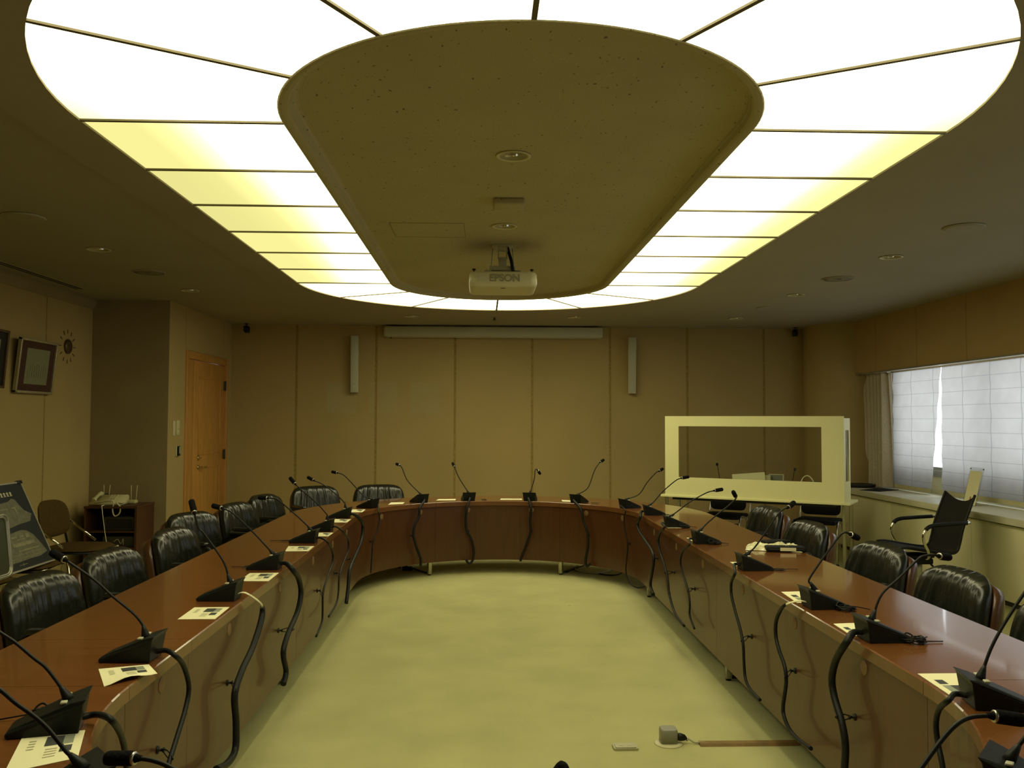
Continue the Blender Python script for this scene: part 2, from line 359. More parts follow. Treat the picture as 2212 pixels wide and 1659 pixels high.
mb = MB(); mb.lathe([(.026, 0), (.026, .012), (.015, .016)], 16, mtx=axis_m((XD-.012, 10.07, 1.09), (1, 0, 0))); mb.box(XD, XD+.02, 10.045, 10.095, 1.083, 1.097, bev=.004); obj('thumb_turn', mb, 'brass', leaf)
for z in (.25, 1.1, 1.95):
    mb = MB(); mb.tube([(XD+.006, DY1-fw*.6, z-.06), (XD+.006, DY1-fw*.6, z+.06)], .010); mb.box(XD-.014, XD+.002, DY1-fw*.6-.03, DY1-fw*.6+.025, z-.055, z+.055); obj('hinge', mb, 'dark_grey', leaf)

# ------------------------------------------------------------------ luminous ceiling ring
lt = thing('luminous_ceiling_light', 'huge glowing racetrack-shaped ring of diffuser panels around the ceiling island', 'ceiling light', (LX, (LY0+LY1)/2, CEIL))
LOFF = Vector((LX, (LY0+LY1)/2, CEIL))
def sm(a, b, x): t = max(0, min(1, (x-a)/(b-a))); return t*t*(3-2*t)
def lampcol(t, kind, k):
    if kind == 'L': y = sm((.20, .12, -.05, .02, .12, .15)[k], (.75, .6, .55, .6, .7, .8)[k], t)
    elif kind == 'R': y = .92*sm(.40, .92, t)
    else: y = k*sm(.45, 1.05, t)
    w = Vector((5.1, 4.78, 2.95)); d = Vector((.97, .90, .32))
    c = Vector([w[i]*(d[i]/w[i])**y for i in range(3)])
    if kind == 'L' and k in (1, 2): c = c*(1-.12*sm(.4, .9, t))
    return c/3.0
def lamp_panel(fn, kind, kk):
    n = 8; mb = MB(); rows = [[Vector(fn(j/n, i/n))-LOFF for j in range(n+1)] for i in range(n+1)]
    mb.grid(rows, smooth=False)
    me = mb.done()
    ca = me.color_attributes.new('lamp', 'FLOAT_COLOR', 'POINT')
    for i in range(n+1):
        for j in range(n+1):
            c = lampcol(j/n, kind, kk(i/n) if callable(kk) else kk); ca.data[i*(n+1)+j].color = (*c, 1)
    return obj('diffuser_panel', me, 'lamp', lt)
ZP = 2.746; dY = (LY1-LY0)/6
for k in range(6):
    for kind, sg in (('L', -1), ('R', 1)):
        lamp_panel(lambda t, s, sg=sg, k=k: (LX+sg*(LRI-.03+t*(LRO-LRI+.05)), LY0+dY*(k+s), ZP), kind, k)
for e, (yc, a0) in enumerate(((LY1, 0), (LY0, PI))):
    for k in range(6):
        def fn(t, s, yc=yc, a0=a0, k=k):
            r = LRI-.03+t*(LRO-LRI+.05); a = a0+(k+s)*PI/6; return (LX+r*math.cos(a), yc+r*math.sin(a), ZP)
        if k == 0: kk = lambda s: .75*(1-s)
        elif k == 5: kk = lambda s: .75*s
        else: kk = 0.
        lamp_panel(fn, 'E', kk)
def divider(x0, y0, x1, y1):
    mb = MB(); d = Vector((x1-x0, y1-y0)); L = d.length; a = math.atan2(d.y, d.x)
    mb.box(0, L, -.009, .009, 2.7375-CEIL, ZP-.0005-CEIL, mtx=rz(a, (x0-LOFF.x, y0-LOFF.y, 0))); obj('divider_bar', mb, 'edge_trim', lt)
M['edge_trim'] = mat('divider_bronze', (.12, .095, .04), .5, nscale=8, namt=.1)
for k in range(7):
    y = LY0+dY*k
    for sg in (-1, 1): divider(LX+sg*(LRI-.01), y, LX+sg*(LRO+.01), y)
for yc, a0 in ((LY1, 0), (LY0, PI)):
    for k in range(1, 6):
        a = a0+k*PI/6; c, s_ = math.cos(a), math.sin(a); divider(LX+(LRI-.01)*c, yc+(LRI-.01)*s_, LX+(LRO+.01)*c, yc+(LRO+.01)*s_)

# ------------------------------------------------------------------ ceiling fittings
def downlight(x, y, zc, label, r=.082, first=[None]):
    if first[0] is None:
        t = thing('downlight', label, 'downlight', (x, y, zc), 0, 'round recessed ceiling downlights')
        mb = MB(); mb.lathe([(.066, 0), (.082, -.001), (.084, -.006), (.080, -.008), (.068, -.006), (.066, 0)], 32, caps=False); obj('trim_ring', mb, 'offwhite', t)
        mb = MB(); mb.lathe([(.067, -.0045), (.062, -.003), (.045, -.0015), (.004, -.0012)], 32); obj('reflector', mb, 'chrome', t)
        mb = MB(); mb.lathe([(.017, -.001), (.017, -.004), (.010, -.0055), (.002, -.006)], 16, mtx=Matrix.Translation((-.03, 0, -.0012))); obj('lamp_bulb', mb, M['bulb'], t)
        first[0] = t
    else: dup(first[0], label, (x, y, zc))
M['bulb'] = mat('glass_bulb', (.75, .74, .65), .12, metal=.6, nscale=20, namt=.1)
downlight(.143, 4.10, ZI, 'larger-looking chrome downlight on the ceiling island nearest the camera')
downlight(.14, 5.60, ZI, 'chrome downlight on the ceiling island just in front of the projector')
downlight(-2.77, 6.34, CEIL, 'chrome downlight in the left ceiling between round cover and brown speaker grille')
downlight(-2.77, 8.31, CEIL, 'small downlight in the left ceiling near the door corner')
downlight(-.83, 10.24, CEIL, 'small downlight by the far wall above the left column speaker side')
downlight(1.08, 10.22, CEIL, 'small downlight by the far wall above the screen case right end')
downlight(3.0, 10.2, CEIL, 'small downlight by the far wall above the white booth')
downlight(3.03, 6.33, CEIL, 'chrome downlight in the right ceiling between round cover and speaker grille')
downlight(3.02, 8.27, CEIL, 'small downlight in the right ceiling beyond the round speaker grille')
def ceil_speaker(x, y, label, first=[None]):
    if first[0] is None:
        t = thing('ceiling_speaker', label, 'speaker', (x, y, CEIL), 0, 'round ceiling speakers')
        mb = MB(); mb.lathe([(.132, 0), (.132, -.006), (.120, -.010), (.116, -.008)], 40, caps=False); obj('rim', mb, 'ceiling', t)
        mb = MB(); mb.lathe([(.118, -.006), (.08, -.009), (.002, -.010)], 32); g = obj('grille', mb, 'grille', t)
        mb = MB(); mb.box(-.02, .02, -.035, -.025, -.0125, -.009, bev=.001); obj('badge', mb, 'dark_grey', g)
        first[0] = t
    else: dup(first[0], label, (x, y, CEIL))
ceil_speaker(-2.775, 7.31, 'brown round speaker grille in the left ceiling')
ceil_speaker(3.035, 7.315, 'round speaker grille in the right ceiling')
def ceil_cover(x, y, label, first=[None], s=1):
    if first[0] is None:
        t = thing('ceiling_cover', label, 'ceiling cover', (x, y, CEIL), 0, 'round ceiling covers')
        mb = MB(); mb.lathe([(.118, 0), (.120, -.006), (.117, -.011), (.10, -.013), (.002, -.013)], 40); obj('cover_disc', mb, 'ceiling', t)
        mb = MB(); mb.lathe([(.1205, -.002), (.1225, -.006), (.1185, -.010)], 40, caps=False); obj('cover_rim', mb, 'greybox', t)
        first[0] = t
    else: dup(first[0], label, (x, y, CEIL)).scale = (s, s, 1)
ceil_cover(-2.78, 5.33, 'round cover disc in the left ceiling nearest the camera')
ceil_cover(3.02, 5.33, 'round cover disc in the right ceiling nearest the camera')
ceil_cover(3.015, 9.22, 'small round cover disc in the far right ceiling', s=.6)
t = thing('ceiling_sprinkler', 'tiny dark sprinkler head in the ceiling above the screen case', 'sprinkler', (.14, 10.28, CEIL))
mb = MB(); mb.lathe([(.04, .004), (.04, -.004), (.012, -.008)], 20); obj('plate', mb, 'ceiling', t)
mb = MB(); mb.lathe([(.010, -.004), (.010, -.03), (.024, -.032), (.024, -.036)], 16); obj('nozzle', mb, 'dark_grey', t)
t = thing('smoke_detector', 'low square detector box on the ceiling island between two downlights', 'smoke detector', (.147, 4.965, ZI))
mb = MB(); mb.box(-.088, .088, -.08, .08, -.036, 0, bev=.008); h = obj('housing', mb, 'island', t)
for k in range(6):
    mb = MB(); mb.box(.0+.011*k, .006+.011*k, -.0765, -.074, -.031, -.018); obj('slot', mb, 'dark_grey', h)
mb = MB()
for a, b, c, d in ((-.60, -.12, 5.54, 5.544), (-.60, -.12, 5.966, 5.97), (-.60, -.597, 5.54, 5.97), (-.123, -.12, 5.54, 5.97)): mb.box(a, b, c, d, ZI-.0015, ZI)
mb.box(-.596, -.124, 5.545, 5.965, ZI-.0008, ZI, 1)
tag(obj('ceiling_hatch', mb, (M['edge_trim'], 'island')), 'faint square access hatch flush in the ceiling island', 'access hatch')
t = thing('linear_vent', 'long narrow slot vent in the ceiling along the left wall', 'air vent', (-3.78, 6.2, CEIL))
mb = MB(); mb.box(-.045, .045, -2.1, 2.1, -.004, 0); obj('frame', mb, 'ceiling', t)
for x in (-.02, .02):
    mb = MB(); mb.box(x-.009, x+.009, -2.08, 2.08, -.0055, -.0035); obj('slot', mb, 'groove', t)

# ------------------------------------------------------------------ projector
pc = at_y(1087, 605, 6.0)
t = thing('projector', 'white ceiling projector with grey lettering hung under the ceiling island', 'projector', (pc.x, 6.225, ZI))
zb, zt = 2.450-ZI, 2.562-ZI
def rr(hx, hy, r, n=6):
    return [(sx*(hx-r)+r*math.cos(a), sy*(hy-r)+r*math.sin(a)) for sx, sy, a0 in ((1, 1, 0), (-1, 1, PI/2), (-1, -1, PI), (1, -1, 1.5*PI)) for a in [a0+PI/2*k/n for k in range(n+1)]]
mb = MB(); rows = []
for (ins, z) in ((.035, zb), (.012, zb+.004), (.004, zb+.014), (0, zb+.03), (.002, zt-.02), (.012, zt-.004), (.03, zt)):
    rows.append([(x, y, z) for x, y in rr(.238-ins, .224-ins, .055)])
V = mb.grid(rows, closed_u=True); mb.cap(V[0][::-1]); mb.cap(V[-1]); body = obj('body', mb, 'projector', t)
fc = bpy.data.curves.new('txt', 'FONT'); fc.body = 'EPSON'; fc.size = .070; fc.extrude = .0008; fc.align_x = 'CENTER'; fc.align_y = 'CENTER'; fc.offset = .0022
to = bpy.data.objects.new('tmp', fc); C.objects.link(to); bpy.context.view_layer.update()
me = bpy.data.meshes.new_from_object(to.evaluated_get(bpy.context.evaluated_depsgraph_get())); bpy.data.objects.remove(to)
me.materials.clear()
obj('lettering', me, 'letter', body, (.01, -.2252, zb+.060), (PI/2, 0, 0))
mb = MB(); mb.box(-.180, -.115, -.2255, -.222, zb+.042, zb+.078, bev=.004); obj('receiver_window', mb, 'greybox', body)
mb = MB(); mb.box(-.016, .016, -.17, -.155, zb-.0015, zb+.002); obj('sensor_slot', mb, 'groove', body)
for x in (-.185, .185):
    mb = MB(); mb.lathe([(.004, zt-.005), (.004, zt+.018), (.013, zt+.018), (.013, zt+.027), (.006, zt+.029)], 14, mtx=Matrix.Translation((x*1.1, -.13, 0))); obj('adjust_foot', mb, 'black', body)
mb = MB(); mb.box(-.075, .075, -.05, .10, -.006, 0, bev=.002)
for x in (-.03, .03): mb.box(x-.004, x+.004, -.02, .03, -.10, -.004)
mb.box(-.036, .036, -.022, -.016, -.10, -.088); mb.box(-.036, .036, -.022, -.016, -.05, -.04); mb.box(-.028, .028, -.02, .03, -.16, -.095, bev=.003)
mb.box(-.095, .095, -.03, .05, -.185, -.155, bev=.003); obj('mount_bracket', mb, 'steel_paint', t)
mb = MB(); mb.box(-.12, .12, -.10, .10, zt-.002, zt+.008)
for sx in (-1, 1):
    mb.tube([(sx*.08, -.04, zt+.03), (sx*.125, -.05, zt+.03), (sx*.13, -.06, zt+.004)], .005); mb.tube([(sx*.10, -.08, zt+.008), (sx*.17, -.12, zt+.002)], .006)
    mb.tube([(sx*.07, .02, -.02), (sx*.085, -.01, zt+.03)], .003)
obj('mount_arms', mb, 'steel_paint', t)
mb = MB(); mb.tube(spline([(.035, .05, -.002), (.045, .01, -.05), (.062, -.03, -.12), (.075, -.06, zt+.012), (.078, -.065, zt-.002)]), .0125); obj('cable_sleeve', mb, 'black', t)

# ------------------------------------------------------------------ far wall fittings
t = thing('projection_screen_case', 'long pale projection screen case hung at the top of the far wall', 'projection screen', (.146, YB-.1, 2.665))
mb = MB(); mb.box(-1.39, 1.40, -.065, .10, -.065, .062, bev=.006); obj('case', mb, 'greybox', t)
mb = MB(); mb.box(-1.405, -1.39, -.055, .09, -.058, .055, bev=.004); obj('end_cap', mb, 'greybox', t)
mb = MB(); mb.box(-1.36, 1.37, -.03, .03, -.075, -.064, bev=.003); obj('pull_bar', mb, 'steel_paint', t)
mb = MB(); mb.lathe([(.012, -.085), (.014, -.075), (.012, -.064)], 12, mtx=Matrix.Translation((-1.32, 0, 0))); obj('pull_knob', mb, 'black', t)
for x, s, lab in ((-1.64, 1, 'left slim grey column speaker on the far wall beside the faded squares'), (1.94, -1, 'right slim grey column speaker on the far wall over the booth side')):
    t = thing('column_speaker', lab, 'speaker', (x, YB-.09, 2.245), 0, 'column speakers on the far wall')
    mt = Matrix.Rotation(.05, 4, 'X') @ Matrix.Rotation(s*.22, 4, 'Z')
    mb = MB(); mb.box(-.050, .050, -.04, .045, -.362, .362, bev=.006, mtx=mt); bd = obj('cabinet', mb, 'greybox', t)
    mb = MB(); mb.box(-.040, .040, -.0435, -.038, -.35, .35, bev=.001, mtx=mt); obj('grille', mb, 'spk', bd)
    mb = MB(); mb.box(-.014, .014, -.0455, -.043, -.285, -.278, mtx=mt); obj('badge', mb, 'silver', bd)
    mb = MB(); mb.box(-.02, .02, .03, .088, .12, .19); mb.box(s*.05-.006, s*.05+.006, -.01, .03, .10, .20, mtx=mt); obj('wall_bracket', mb, 'steel_paint', t)
for x, s, lab in ((-3.0, 1, 'small dark camera hung in the far left ceiling corner'), (4.06, -1, 'small dark camera hung in the far right ceiling corner')):
    t = thing('wall_camera', lab, 'camera', (x, YB-.14, CEIL), 0, 'corner ceiling cameras')
    mb = MB(); mb.lathe([(.03, 0), (.03, -.008), (.01, -.012), (.01, -.04)], 14); obj('mount', mb, 'dark_grey', t)
    mt = Matrix.Translation((0, 0, -.07)) @ Matrix.Rotation(s*.5, 4, 'Z') @ Matrix.Rotation(.35, 4, 'X')
    mb = MB(); mb.box(-.032, .032, -.06, .04, -.036, .036, bev=.008, mtx=mt); bd = obj('housing', mb, 'black', t)
    mb = MB(); mb.lathe([(.018, 0), (.018, .012), (.01, .014)], 14, mtx=mt @ axis_m((0, -.058, 0), (0, -1, 0))); obj('lens', mb, 'black', bd)

# ------------------------------------------------------------------ left wall fittings
def plate(y, z, w, h, label, cat, name, build):
    t = thing(name, label, cat, (XD, y, z)); mb = MB(); mb.box(0, .008, -w/2, w/2, -h/2, h/2, bev=.003); p = obj('plate', mb, 'offwhite', t); build(p, t)
def sw1(p, t):
    for z in (-.025, .025):
        mb = MB(); mb.box(.007, .012, -.018, .018, z-.016, z+.016, bev=.002); obj('rocker', mb, 'offwhite', p)
plate(9.24, 1.435, .075, .155, 'plain light switch plate nearer the corner left of the door', 'light switch', 'light_switch', sw1)
def sw2(p, t):
    for z in (-.04, 0, .04):
        mb = MB(); mb.box(.007, .012, -.03, .03, z-.016, z+.016, bev=.002); obj('rocker', mb, 'offwhite', p)
plate(9.355, 1.44, .095, .155, 'three-rocker light switch plate next to the oak door frame', 'light switch', 'light_switch', sw2)
t = thing('card_reader', 'small black control with white strip on the wall left of the door', 'wall control', (XD, 9.345, 1.195))
mb = MB(); mb.box(0, .012, -.045, .045, -.055, .055, bev=.003); obj('plate', mb, 'offwhite', t)
mb = MB(); mb.box(.010, .03, -.03, .03, -.052, .052, bev=.004); b_ = obj('housing', mb, 'black', t)
mb = MB(); mb.box(.0295, .032, -.006, .006, -.03, .045); obj('strip', mb, 'paper', b_)
M['faintink'] = mat('faint_ink', (.125, .13, .075), .6, nscale=60, namt=.3)
def picture(y, z, w, h, tilt, label, frame_m, mount_m, sheet_m, name='framed_certificate'):
    t = thing(name, label, 'picture', (XL+.012, y, z-h/2)); mt = Matrix.Rotation(tilt, 4, 'Y')
    mb = MB(); f = .022
    for a, b, c, d in ((-w/2, w/2, 0, f), (-w/2, w/2, h-f, h), (-w/2, -w/2+f, 0, h), (w/2-f, w/2, 0, h)): mb.box(0, .032, a, b, c, d, bev=.004, mtx=mt)
    obj('frame', mb, frame_m, t)
    mb = MB(); mb.box(.006, .014, -w/2+f*.5, w/2-f*.5, f*.5, h-f*.5, mtx=mt); obj('mount', mb, mount_m, t)
    mb = MB(); mw, mh = w*.22, h*.17; mb.box(.0142, .0152, -w/2+mw, w/2-mw*.75, mh, h-mh, mtx=mt); sh = obj('sheet', mb, sheet_m, t)
    mb = MB()
    for k in range(9):
        yy = -w/2+mw+.045+k*(w-mw*1.75-.09)/8; hh_ = (.5 if k else .33)*(h-2*mh)*random.uniform(.7, 1)
        mb.box(.0153, .0156, yy-.005, yy+.004, mh+.05, mh+.05+hh_, mtx=mt)
    obj('writing', mb, M['faintink'], sh)
picture(7.85, 1.99, .64, .475, .10, 'framed certificate with maroon mount leaning out from left wall', 'goldframe', 'matboard', 'cert')
picture(7.06, 2.02, .60, .48, .08, 'framed picture cut off at the left edge of the photo', 'woodframe', 'dark_inside', 'cert', 'framed_picture')
t = thing('wall_clock', 'bronze sunburst wall clock with dash markers on left wall', 'clock', (XL, 8.525, 2.225))
mb = MB(); mb.lathe([(.070, 0), (.072, .012), (.062, .022), (.02, .026), (.002, .026)], 32, mtx=axis_m((0, 0, 0), (1, 0, 0))); obj('face', mb, 'clock', t)
for k in range(12):
    a = k*PI/6; mb = MB(); mb.box(.0, .004, -.004, .004, .125, .165, mtx=Matrix.Rotation(a, 4, 'X')); obj('hour_marker', mb, 'clock', t)
for a, l in ((.6, .045), (2.4, .06)):
    mb = MB(); mb.box(.026, .029, -.003, .003, -.01, l, mtx=Matrix.Rotation(a, 4, 'X')); obj('hand', mb, 'brass', t)

# ------------------------------------------------------------------ window side: ledge, blinds, drape
t = thing('window_ledge_cabinet', 'long low cream cabinet and ledge under the right windows', 'cabinet', (4.6, 4.2, 0))
Y0, Y1 = YF-4.2, 10.56-4.2
mb = MB(); mb.box(-.32, .35, Y0, Y1, .69, .75, bev=.004); obj('ledge_top', mb, 'ledge', t)
mb = MB(); mb.box(-.26, .35, Y0, Y1, .672, .692); obj('shadow_gap', mb, 'groove', t)
mb = MB(); mb.box(-.22, .35, Y0, Y1, 0, .055); obj('plinth', mb, 'dark_grey', t)
edges = [10.56, 9.14, 7.62, 6.4, 5.2, 4.0, 2.8, 1.6, .4, -.8, YF]
for a, b in zip(edges[:-1], edges[1:]):
    mb = MB(); mb.box(-.27, .34, b-4.2+.0015, a-4.2-.0015, .055, .675, bev=.001); obj('front_panel', mb, 'ledge_front', t)
# hanging cloth panels (translucent)
def shade(yt0, yt1, yb0, yb1, zb_, label, wob=.005, seed=0, ym=None):
    t = thing('blind_panel', label, 'blind', (4.78, ym or (yt0+yt1)/2, 2.11), 0, 'translucent cloth blinds along the windows')
    ym = ym or (yt0+yt1)/2; zt_ = 2.108; rows = []; n, m = 26, 20
    for i in range(n+1):
        s = i/n; a = yt0+(yb0-yt0)*s; b = yt1+(yb1-yt1)*s; z = zt_+(zb_-zt_)*s
        rows.append([(wob*s*math.sin(7*j/m+seed)+.004*math.sin(31*s+seed), a+(b-a)*j/m-ym, z-2.11) for j in range(m+1)])
    mb = MB(); mb.grid(rows); sh = obj('cloth', mb, 'shade', t)
    mb = MB(); r0 = rows[-1]; mb.grid([[(x+dx, y, z) for x, y, z in r0] for dx in (-.004, .004)]+[[(x+.004, y, z+.045) for x, y, z in r0]], smooth=False); mb.grid([[(x-.004, y, z+.045) for x, y, z in r0], [(x-.004, y, z) for x, y, z in r0]], smooth=False)
    obj('hem_bar', mb, 'offwhite', sh)
    mb = MB(); mb.box(-.02, .02, yt0-ym, yt1-ym, -.012, .008); obj('head_rail', mb, 'alu', t)
shade(9.99, 8.925, 10.02, 9.17, .768, 'narrow slanting cloth blind between beige drape and bright window gap', seed=1, ym=9.71)
shade(8.915, 7.48, 8.95, 7.48, .775, 'cloth blind behind the clear sign holder and black office chair', seed=2)
shade(7.46, 6.50, 7.45, 6.52, .78, 'cloth blind at the right edge of the photo', seed=3)
shade(6.42, 5.24, 6.40, 5.22, .78, 'unseen fourth cloth blind from the far corner, added to hold back daylight', seed=4)  # from here on out of view, added to keep daylight from flooding in
shade(5.2, 4.0, 5.2, 4.0, .78, 'unseen fifth cloth blind from the far corner, added to hold back daylight', seed=5)
shade(3.9, 2.7, 3.92, 2.7, .78, 'unseen sixth cloth blind from the far corner, added to hold back daylight', seed=6)
shade(2.66, 1.4, 2.66, 1.4, .78, 'unseen seventh cloth blind from the far corner, added to hold back daylight', seed=7)
shade(1.35, 0.1, 1.35, 0.1, .78, 'unseen eighth cloth blind from the far corner, added to hold back daylight', seed=8)
shade(.05, -2.1, .05, -2.1, .78, 'unseen last cloth blind beside the camera, added to hold back daylight', seed=9)
t = thing('window_drape', 'gathered beige drape hanging beside the rounded column', 'curtain', (4.72, 10.22, 2.10))
mb = MB(); rows = []; n, m = 24, 110
for i in range(n+1):
    s = i/n; row = []
    for j in range(m+1):
        u = j/m; wd = .62-.05*math.sin(PI*s)
        row.append((.046*math.sin(u*2*PI*6.5+.6*math.sin(3*u+2*s))+.012*math.sin(u*41+1.5*s), -.24+wd*u+.02*s*math.sin(9*u), -1.33*s))
    rows.append(row)
mb.grid(rows); obj('cloth', mb, 'curtain', t)
mb = MB(); mb.box(-.02, .02, -.26, .40, -.004, .014); obj('track', mb, 'alu', t)

# ledge items
t = thing('round_device', 'flat round black device on the ledge between column and drape', 'device', (4.52, 10.30, .751))
mb = MB(); mb.lathe([(.155, .0), (.165, .010), (.165, .028), (.14, .036), (.03, .040), (.002, .040)], 40); obj('body', mb, 'black', t)
mb = MB(); mb.lathe([(.16, .028), (.168, .033), (.16, .038)], 40, caps=False); obj('rim', mb, 'dark_grey', t)
t = thing('document_pouch', 'flat black pouch lying on the ledge in front of the drape', 'pouch', (4.52, 9.82, .751), math.radians(35))
mb = MB(); rows = [[(-.20+.4*j/10, -.13+.26*i/8, .004+.020*math.sin(PI*i/8)*math.sin(PI*j/10)) for j in range(11)] for i in range(9)]
mb.grid(rows); mb.grid([[(x, y, 0) for x, y, z in r] for r in rows], smooth=False); obj('pouch_body', mb, 'black_matte', t)
mb = MB(); mb.box(-.19, .19, -.128, -.120, .004, .008); obj('zip', mb, 'dark_grey', t)
# acrylic sign holder leaning back
t = thing('sign_holder', 'clear acrylic holder with tall cream sheet standing on the ledge', 'sign holder', (4.56, 8.05, .751), 0)
mt = Matrix.Rotation(.24, 4, 'Y')
mb = MB(); mb.box(-.002, .002, -.115, .115, .0, .36, mtx=mt); obj('acrylic_panel', mb, 'acrylic', t)
mb = MB(); mb.box(-.0045, -.0025, -.095, .095, .0, .325, mtx=mt); sh = obj('paper_sheet', mb, 'paper', t)
mb = MB(); mb.box(-.0052, -.0046, -.012, .012, .05, .08, mtx=mt); obj('stamp', mb, 'red', sh)
for y in (-.105, .105):
    mb = MB(); mb.lathe([(.005, -.004), (.005, .004)], 10, mtx=mt @ axis_m((0, y, .345), (1, 0, 0))); obj('rivet', mb, 'dark_grey', t)
mb = MB(); mb.box(-.06, .12, -.115, .115, 0, .003); obj('foot_plate', mb, 'acrylic', t)

# ------------------------------------------------------------------ conference table (segments round the ring)
def ring_pt(r, kind, s):      # kind A far arc, N near arc: s angle; L, R straight: s = y
    if kind == 'A': return Vector((TX+r*math.cos(s), TY1+r*math.sin(s), 0))
    if kind == 'N': return Vector((TX+r*math.cos(s), TY0+r*math.sin(s), 0))
    return Vector((TX+(r if kind == 'R' else -r), s, 0))
PLUGS = [('L', 3.78), ('L', 4.715), ('L', 5.62), ('L', 6.35), ('L', 7.0), ('A', math.radians(152)), ('A', math.radians(128)), ('A', math.radians(104)), ('A', math.radians(74)), ('A', math.radians(46)), ('A', math.radians(22)), ('R', 7.0), ('R', 6.2), ('R', 5.45), ('R', 4.62), ('R', 3.85), ('R', 3.15), ('L', 3.0)]
def table_segment(kind, s0, s1, label):
    n = 1 if kind in 'LR' else 18
    ss = [s0+(s1-s0)*k/n for k in range(n+1)]; g = .0012
    if kind in 'LR': ss[0] += g; ss[-1] -= g
    else: ss[0] += g/TRI; ss[-1] -= g/TRI
    c = ring_pt((TRI+TRO)/2, kind, (s0+s1)/2)
    t = thing('conference_table', label, 'table', c, 0, 'curved conference table sections')
    o = lambda r, s, z: ring_pt(r, kind, s)-c+Vector((0, 0, z))
    # top: cross-section with soft edges swept along the segment
    prof = [(TRI, TZ-.044), (TRI, TZ-.004), (TRI+.004, TZ), (TRO-.006, TZ), (TRO, TZ-.006), (TRO, TZ-.034), (TRO-.004, TZ-.038), (TRI+.03, TZ-.044)]
    mb = MB(); V = mb.grid([[o(r, s, z) for r, z in prof] for s in ss], smooth=False, closed_u=True)
    mb.cap(V[0]); mb.cap(V[-1][::-1])
    for f in mb.bm.faces:
        zz = f.calc_center_median().z
        f.material_index = 0 if zz > TZ-.003 else 1
    obj('tabletop', mb, ('top', 'edge'), t)
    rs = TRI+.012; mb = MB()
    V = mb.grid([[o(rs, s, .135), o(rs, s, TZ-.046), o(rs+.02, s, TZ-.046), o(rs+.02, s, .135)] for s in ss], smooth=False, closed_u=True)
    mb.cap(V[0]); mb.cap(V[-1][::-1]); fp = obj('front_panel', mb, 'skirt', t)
    for (k2, s) in PLUGS:
        if k2 == kind and s0 <= s < s1:
            p = o(rs, s, .633); nrm = (ring_pt(1, kind, s)-ring_pt(2, kind, s))
            mb = MB(); mb.lathe([(.026, -.004), (.027, .001), (.024, .003), (.002, .0035)], 20, mtx=axis_m(p, nrm)); obj('cable_plug', mb, 'plug', fp)
    span = abs(s1-s0)*(TRI if kind in 'AN' else 1); off = .06/(TRI if kind in 'AN' else 1)
    for s in (s0+off*.35,):
        out = (ring_pt(2, kind, s)-ring_pt(1, kind, s)).normalized(); a = math.atan2(out.y, out.x); p = o(TRI+.085, s, 0)
        mb = MB(); mb.box(-.017, .017, -.019, .019, .012, TZ-.05, bev=.003, mtx=rz(a, p)); lg = obj('leg', mb, 'silver', t)
        mb = MB(); mb.box(.0, .44, -.014, .014, .010, .026, bev=.003, mtx=rz(a, p)); obj('foot_bar', mb, 'black', lg)
        for q_ in (p, p+out*.40):
            mb = MB(); mb.lathe([(.016, 0), (.016, .012)], 12, mtx=Matrix.Translation(q_)); obj('glide', mb, 'black', lg)
    return t
D = math.radians
table_segment('L', TY0, 3.265, 'short straight table section at the left front, under two near microphones')
table_segment('L', 3.265, 5.14, 'long straight table section in the middle of the left side')
table_segment('L', 5.14, TY1, 'straight left table section nearest the far curve')
table_segment('R', TY0, 5.14, 'straight right table section nearest the camera')
table_segment('R', 5.14, TY1, 'straight right table section carrying the wrapped papers, toward the booth')
table_segment('A', 0, D(60), 'curved table section at the far right, before the white booth')
table_segment('A', D(60), D(120), 'curved table section at the centre of the far end')
table_segment('A', D(120), PI, 'curved table section at the far left, before two leather chairs')
table_segment('N', PI, D(240), 'curved table section in the bottom left corner of the photo')
table_segment('N', D(240), D(300), 'curved table section right below the camera, carrying the bottom centre microphone')
table_segment('N', D(300), 2*PI, 'curved table section in the bottom right corner of the photo')

# ------------------------------------------------------------------ microphones
def nearest(p):
    x, y = p.x-TX, p.y
    if y > TY1: a = math.atan2(y-TY1, x); return Vector((TX+TRI*math.cos(a), TY1+TRI*math.sin(a), 0)), Vector((math.cos(a), math.sin(a), 0))
    if y < TY0: a = math.atan2(y-TY0, x); return Vector((TX+TRI*math.cos(a), TY0+TRI*math.sin(a), 0)), Vector((math.cos(a), math.sin(a), 0))
    s = 1 if x > 0 else -1; return Vector((TX+s*TRI, y, 0)), Vector((s, 0, 0))
def base_mesh():
    mb = MB(); lv = [  # (y, half width, z) rings: bottom outline & top outline
        ]
    bot = [(-.058, 0, 0), (.058, 0, 0), (.052, .165, 0), (-.052, .165, 0)]
    mid = [(-.066, -.010, .074), (.066, -.010, .074), (.050, .170, .010), (-.050, .170, .010)]
    top = [(-.070, -.018, .087), (.070, -.018, .087), (.056, .02, .078), (.040, .160, .020), (-.040, .160, .020), (-.056, .02, .078)]
    b = bmesh.new(); B = [b.verts.new(p) for p in bot]; Q = [b.verts.new(p) for p in mid]; T = [b.verts.new(p) for p in top]
    b.faces.new(B[::-1])
    for i in range(4): b.faces.new([B[i], B[(i+1) % 4], Q[(i+1) % 4], Q[i]])
    b.faces.new([Q[0], Q[1], T[1], T[0]]); b.faces.new([Q[1], Q[2], T[3], T[2], T[1]]); b.faces.new([Q[2], Q[3], T[4], T[3]]); b.faces.new([Q[3], Q[0], T[0], T[5], T[4]])
    b.faces.new([T[0], T[1], T[2], T[5]]); b.faces.new([T[5], T[2], T[3], T[4]])
    bmesh.ops.recalc_face_normals(b, faces=b.faces[:]); bmesh.ops.bevel(b, geom=b.edges[:], offset=.0022, segments=1, affect='EDGES')
    mb.merge(b, 0); return mb
BASE = base_mesh().done()
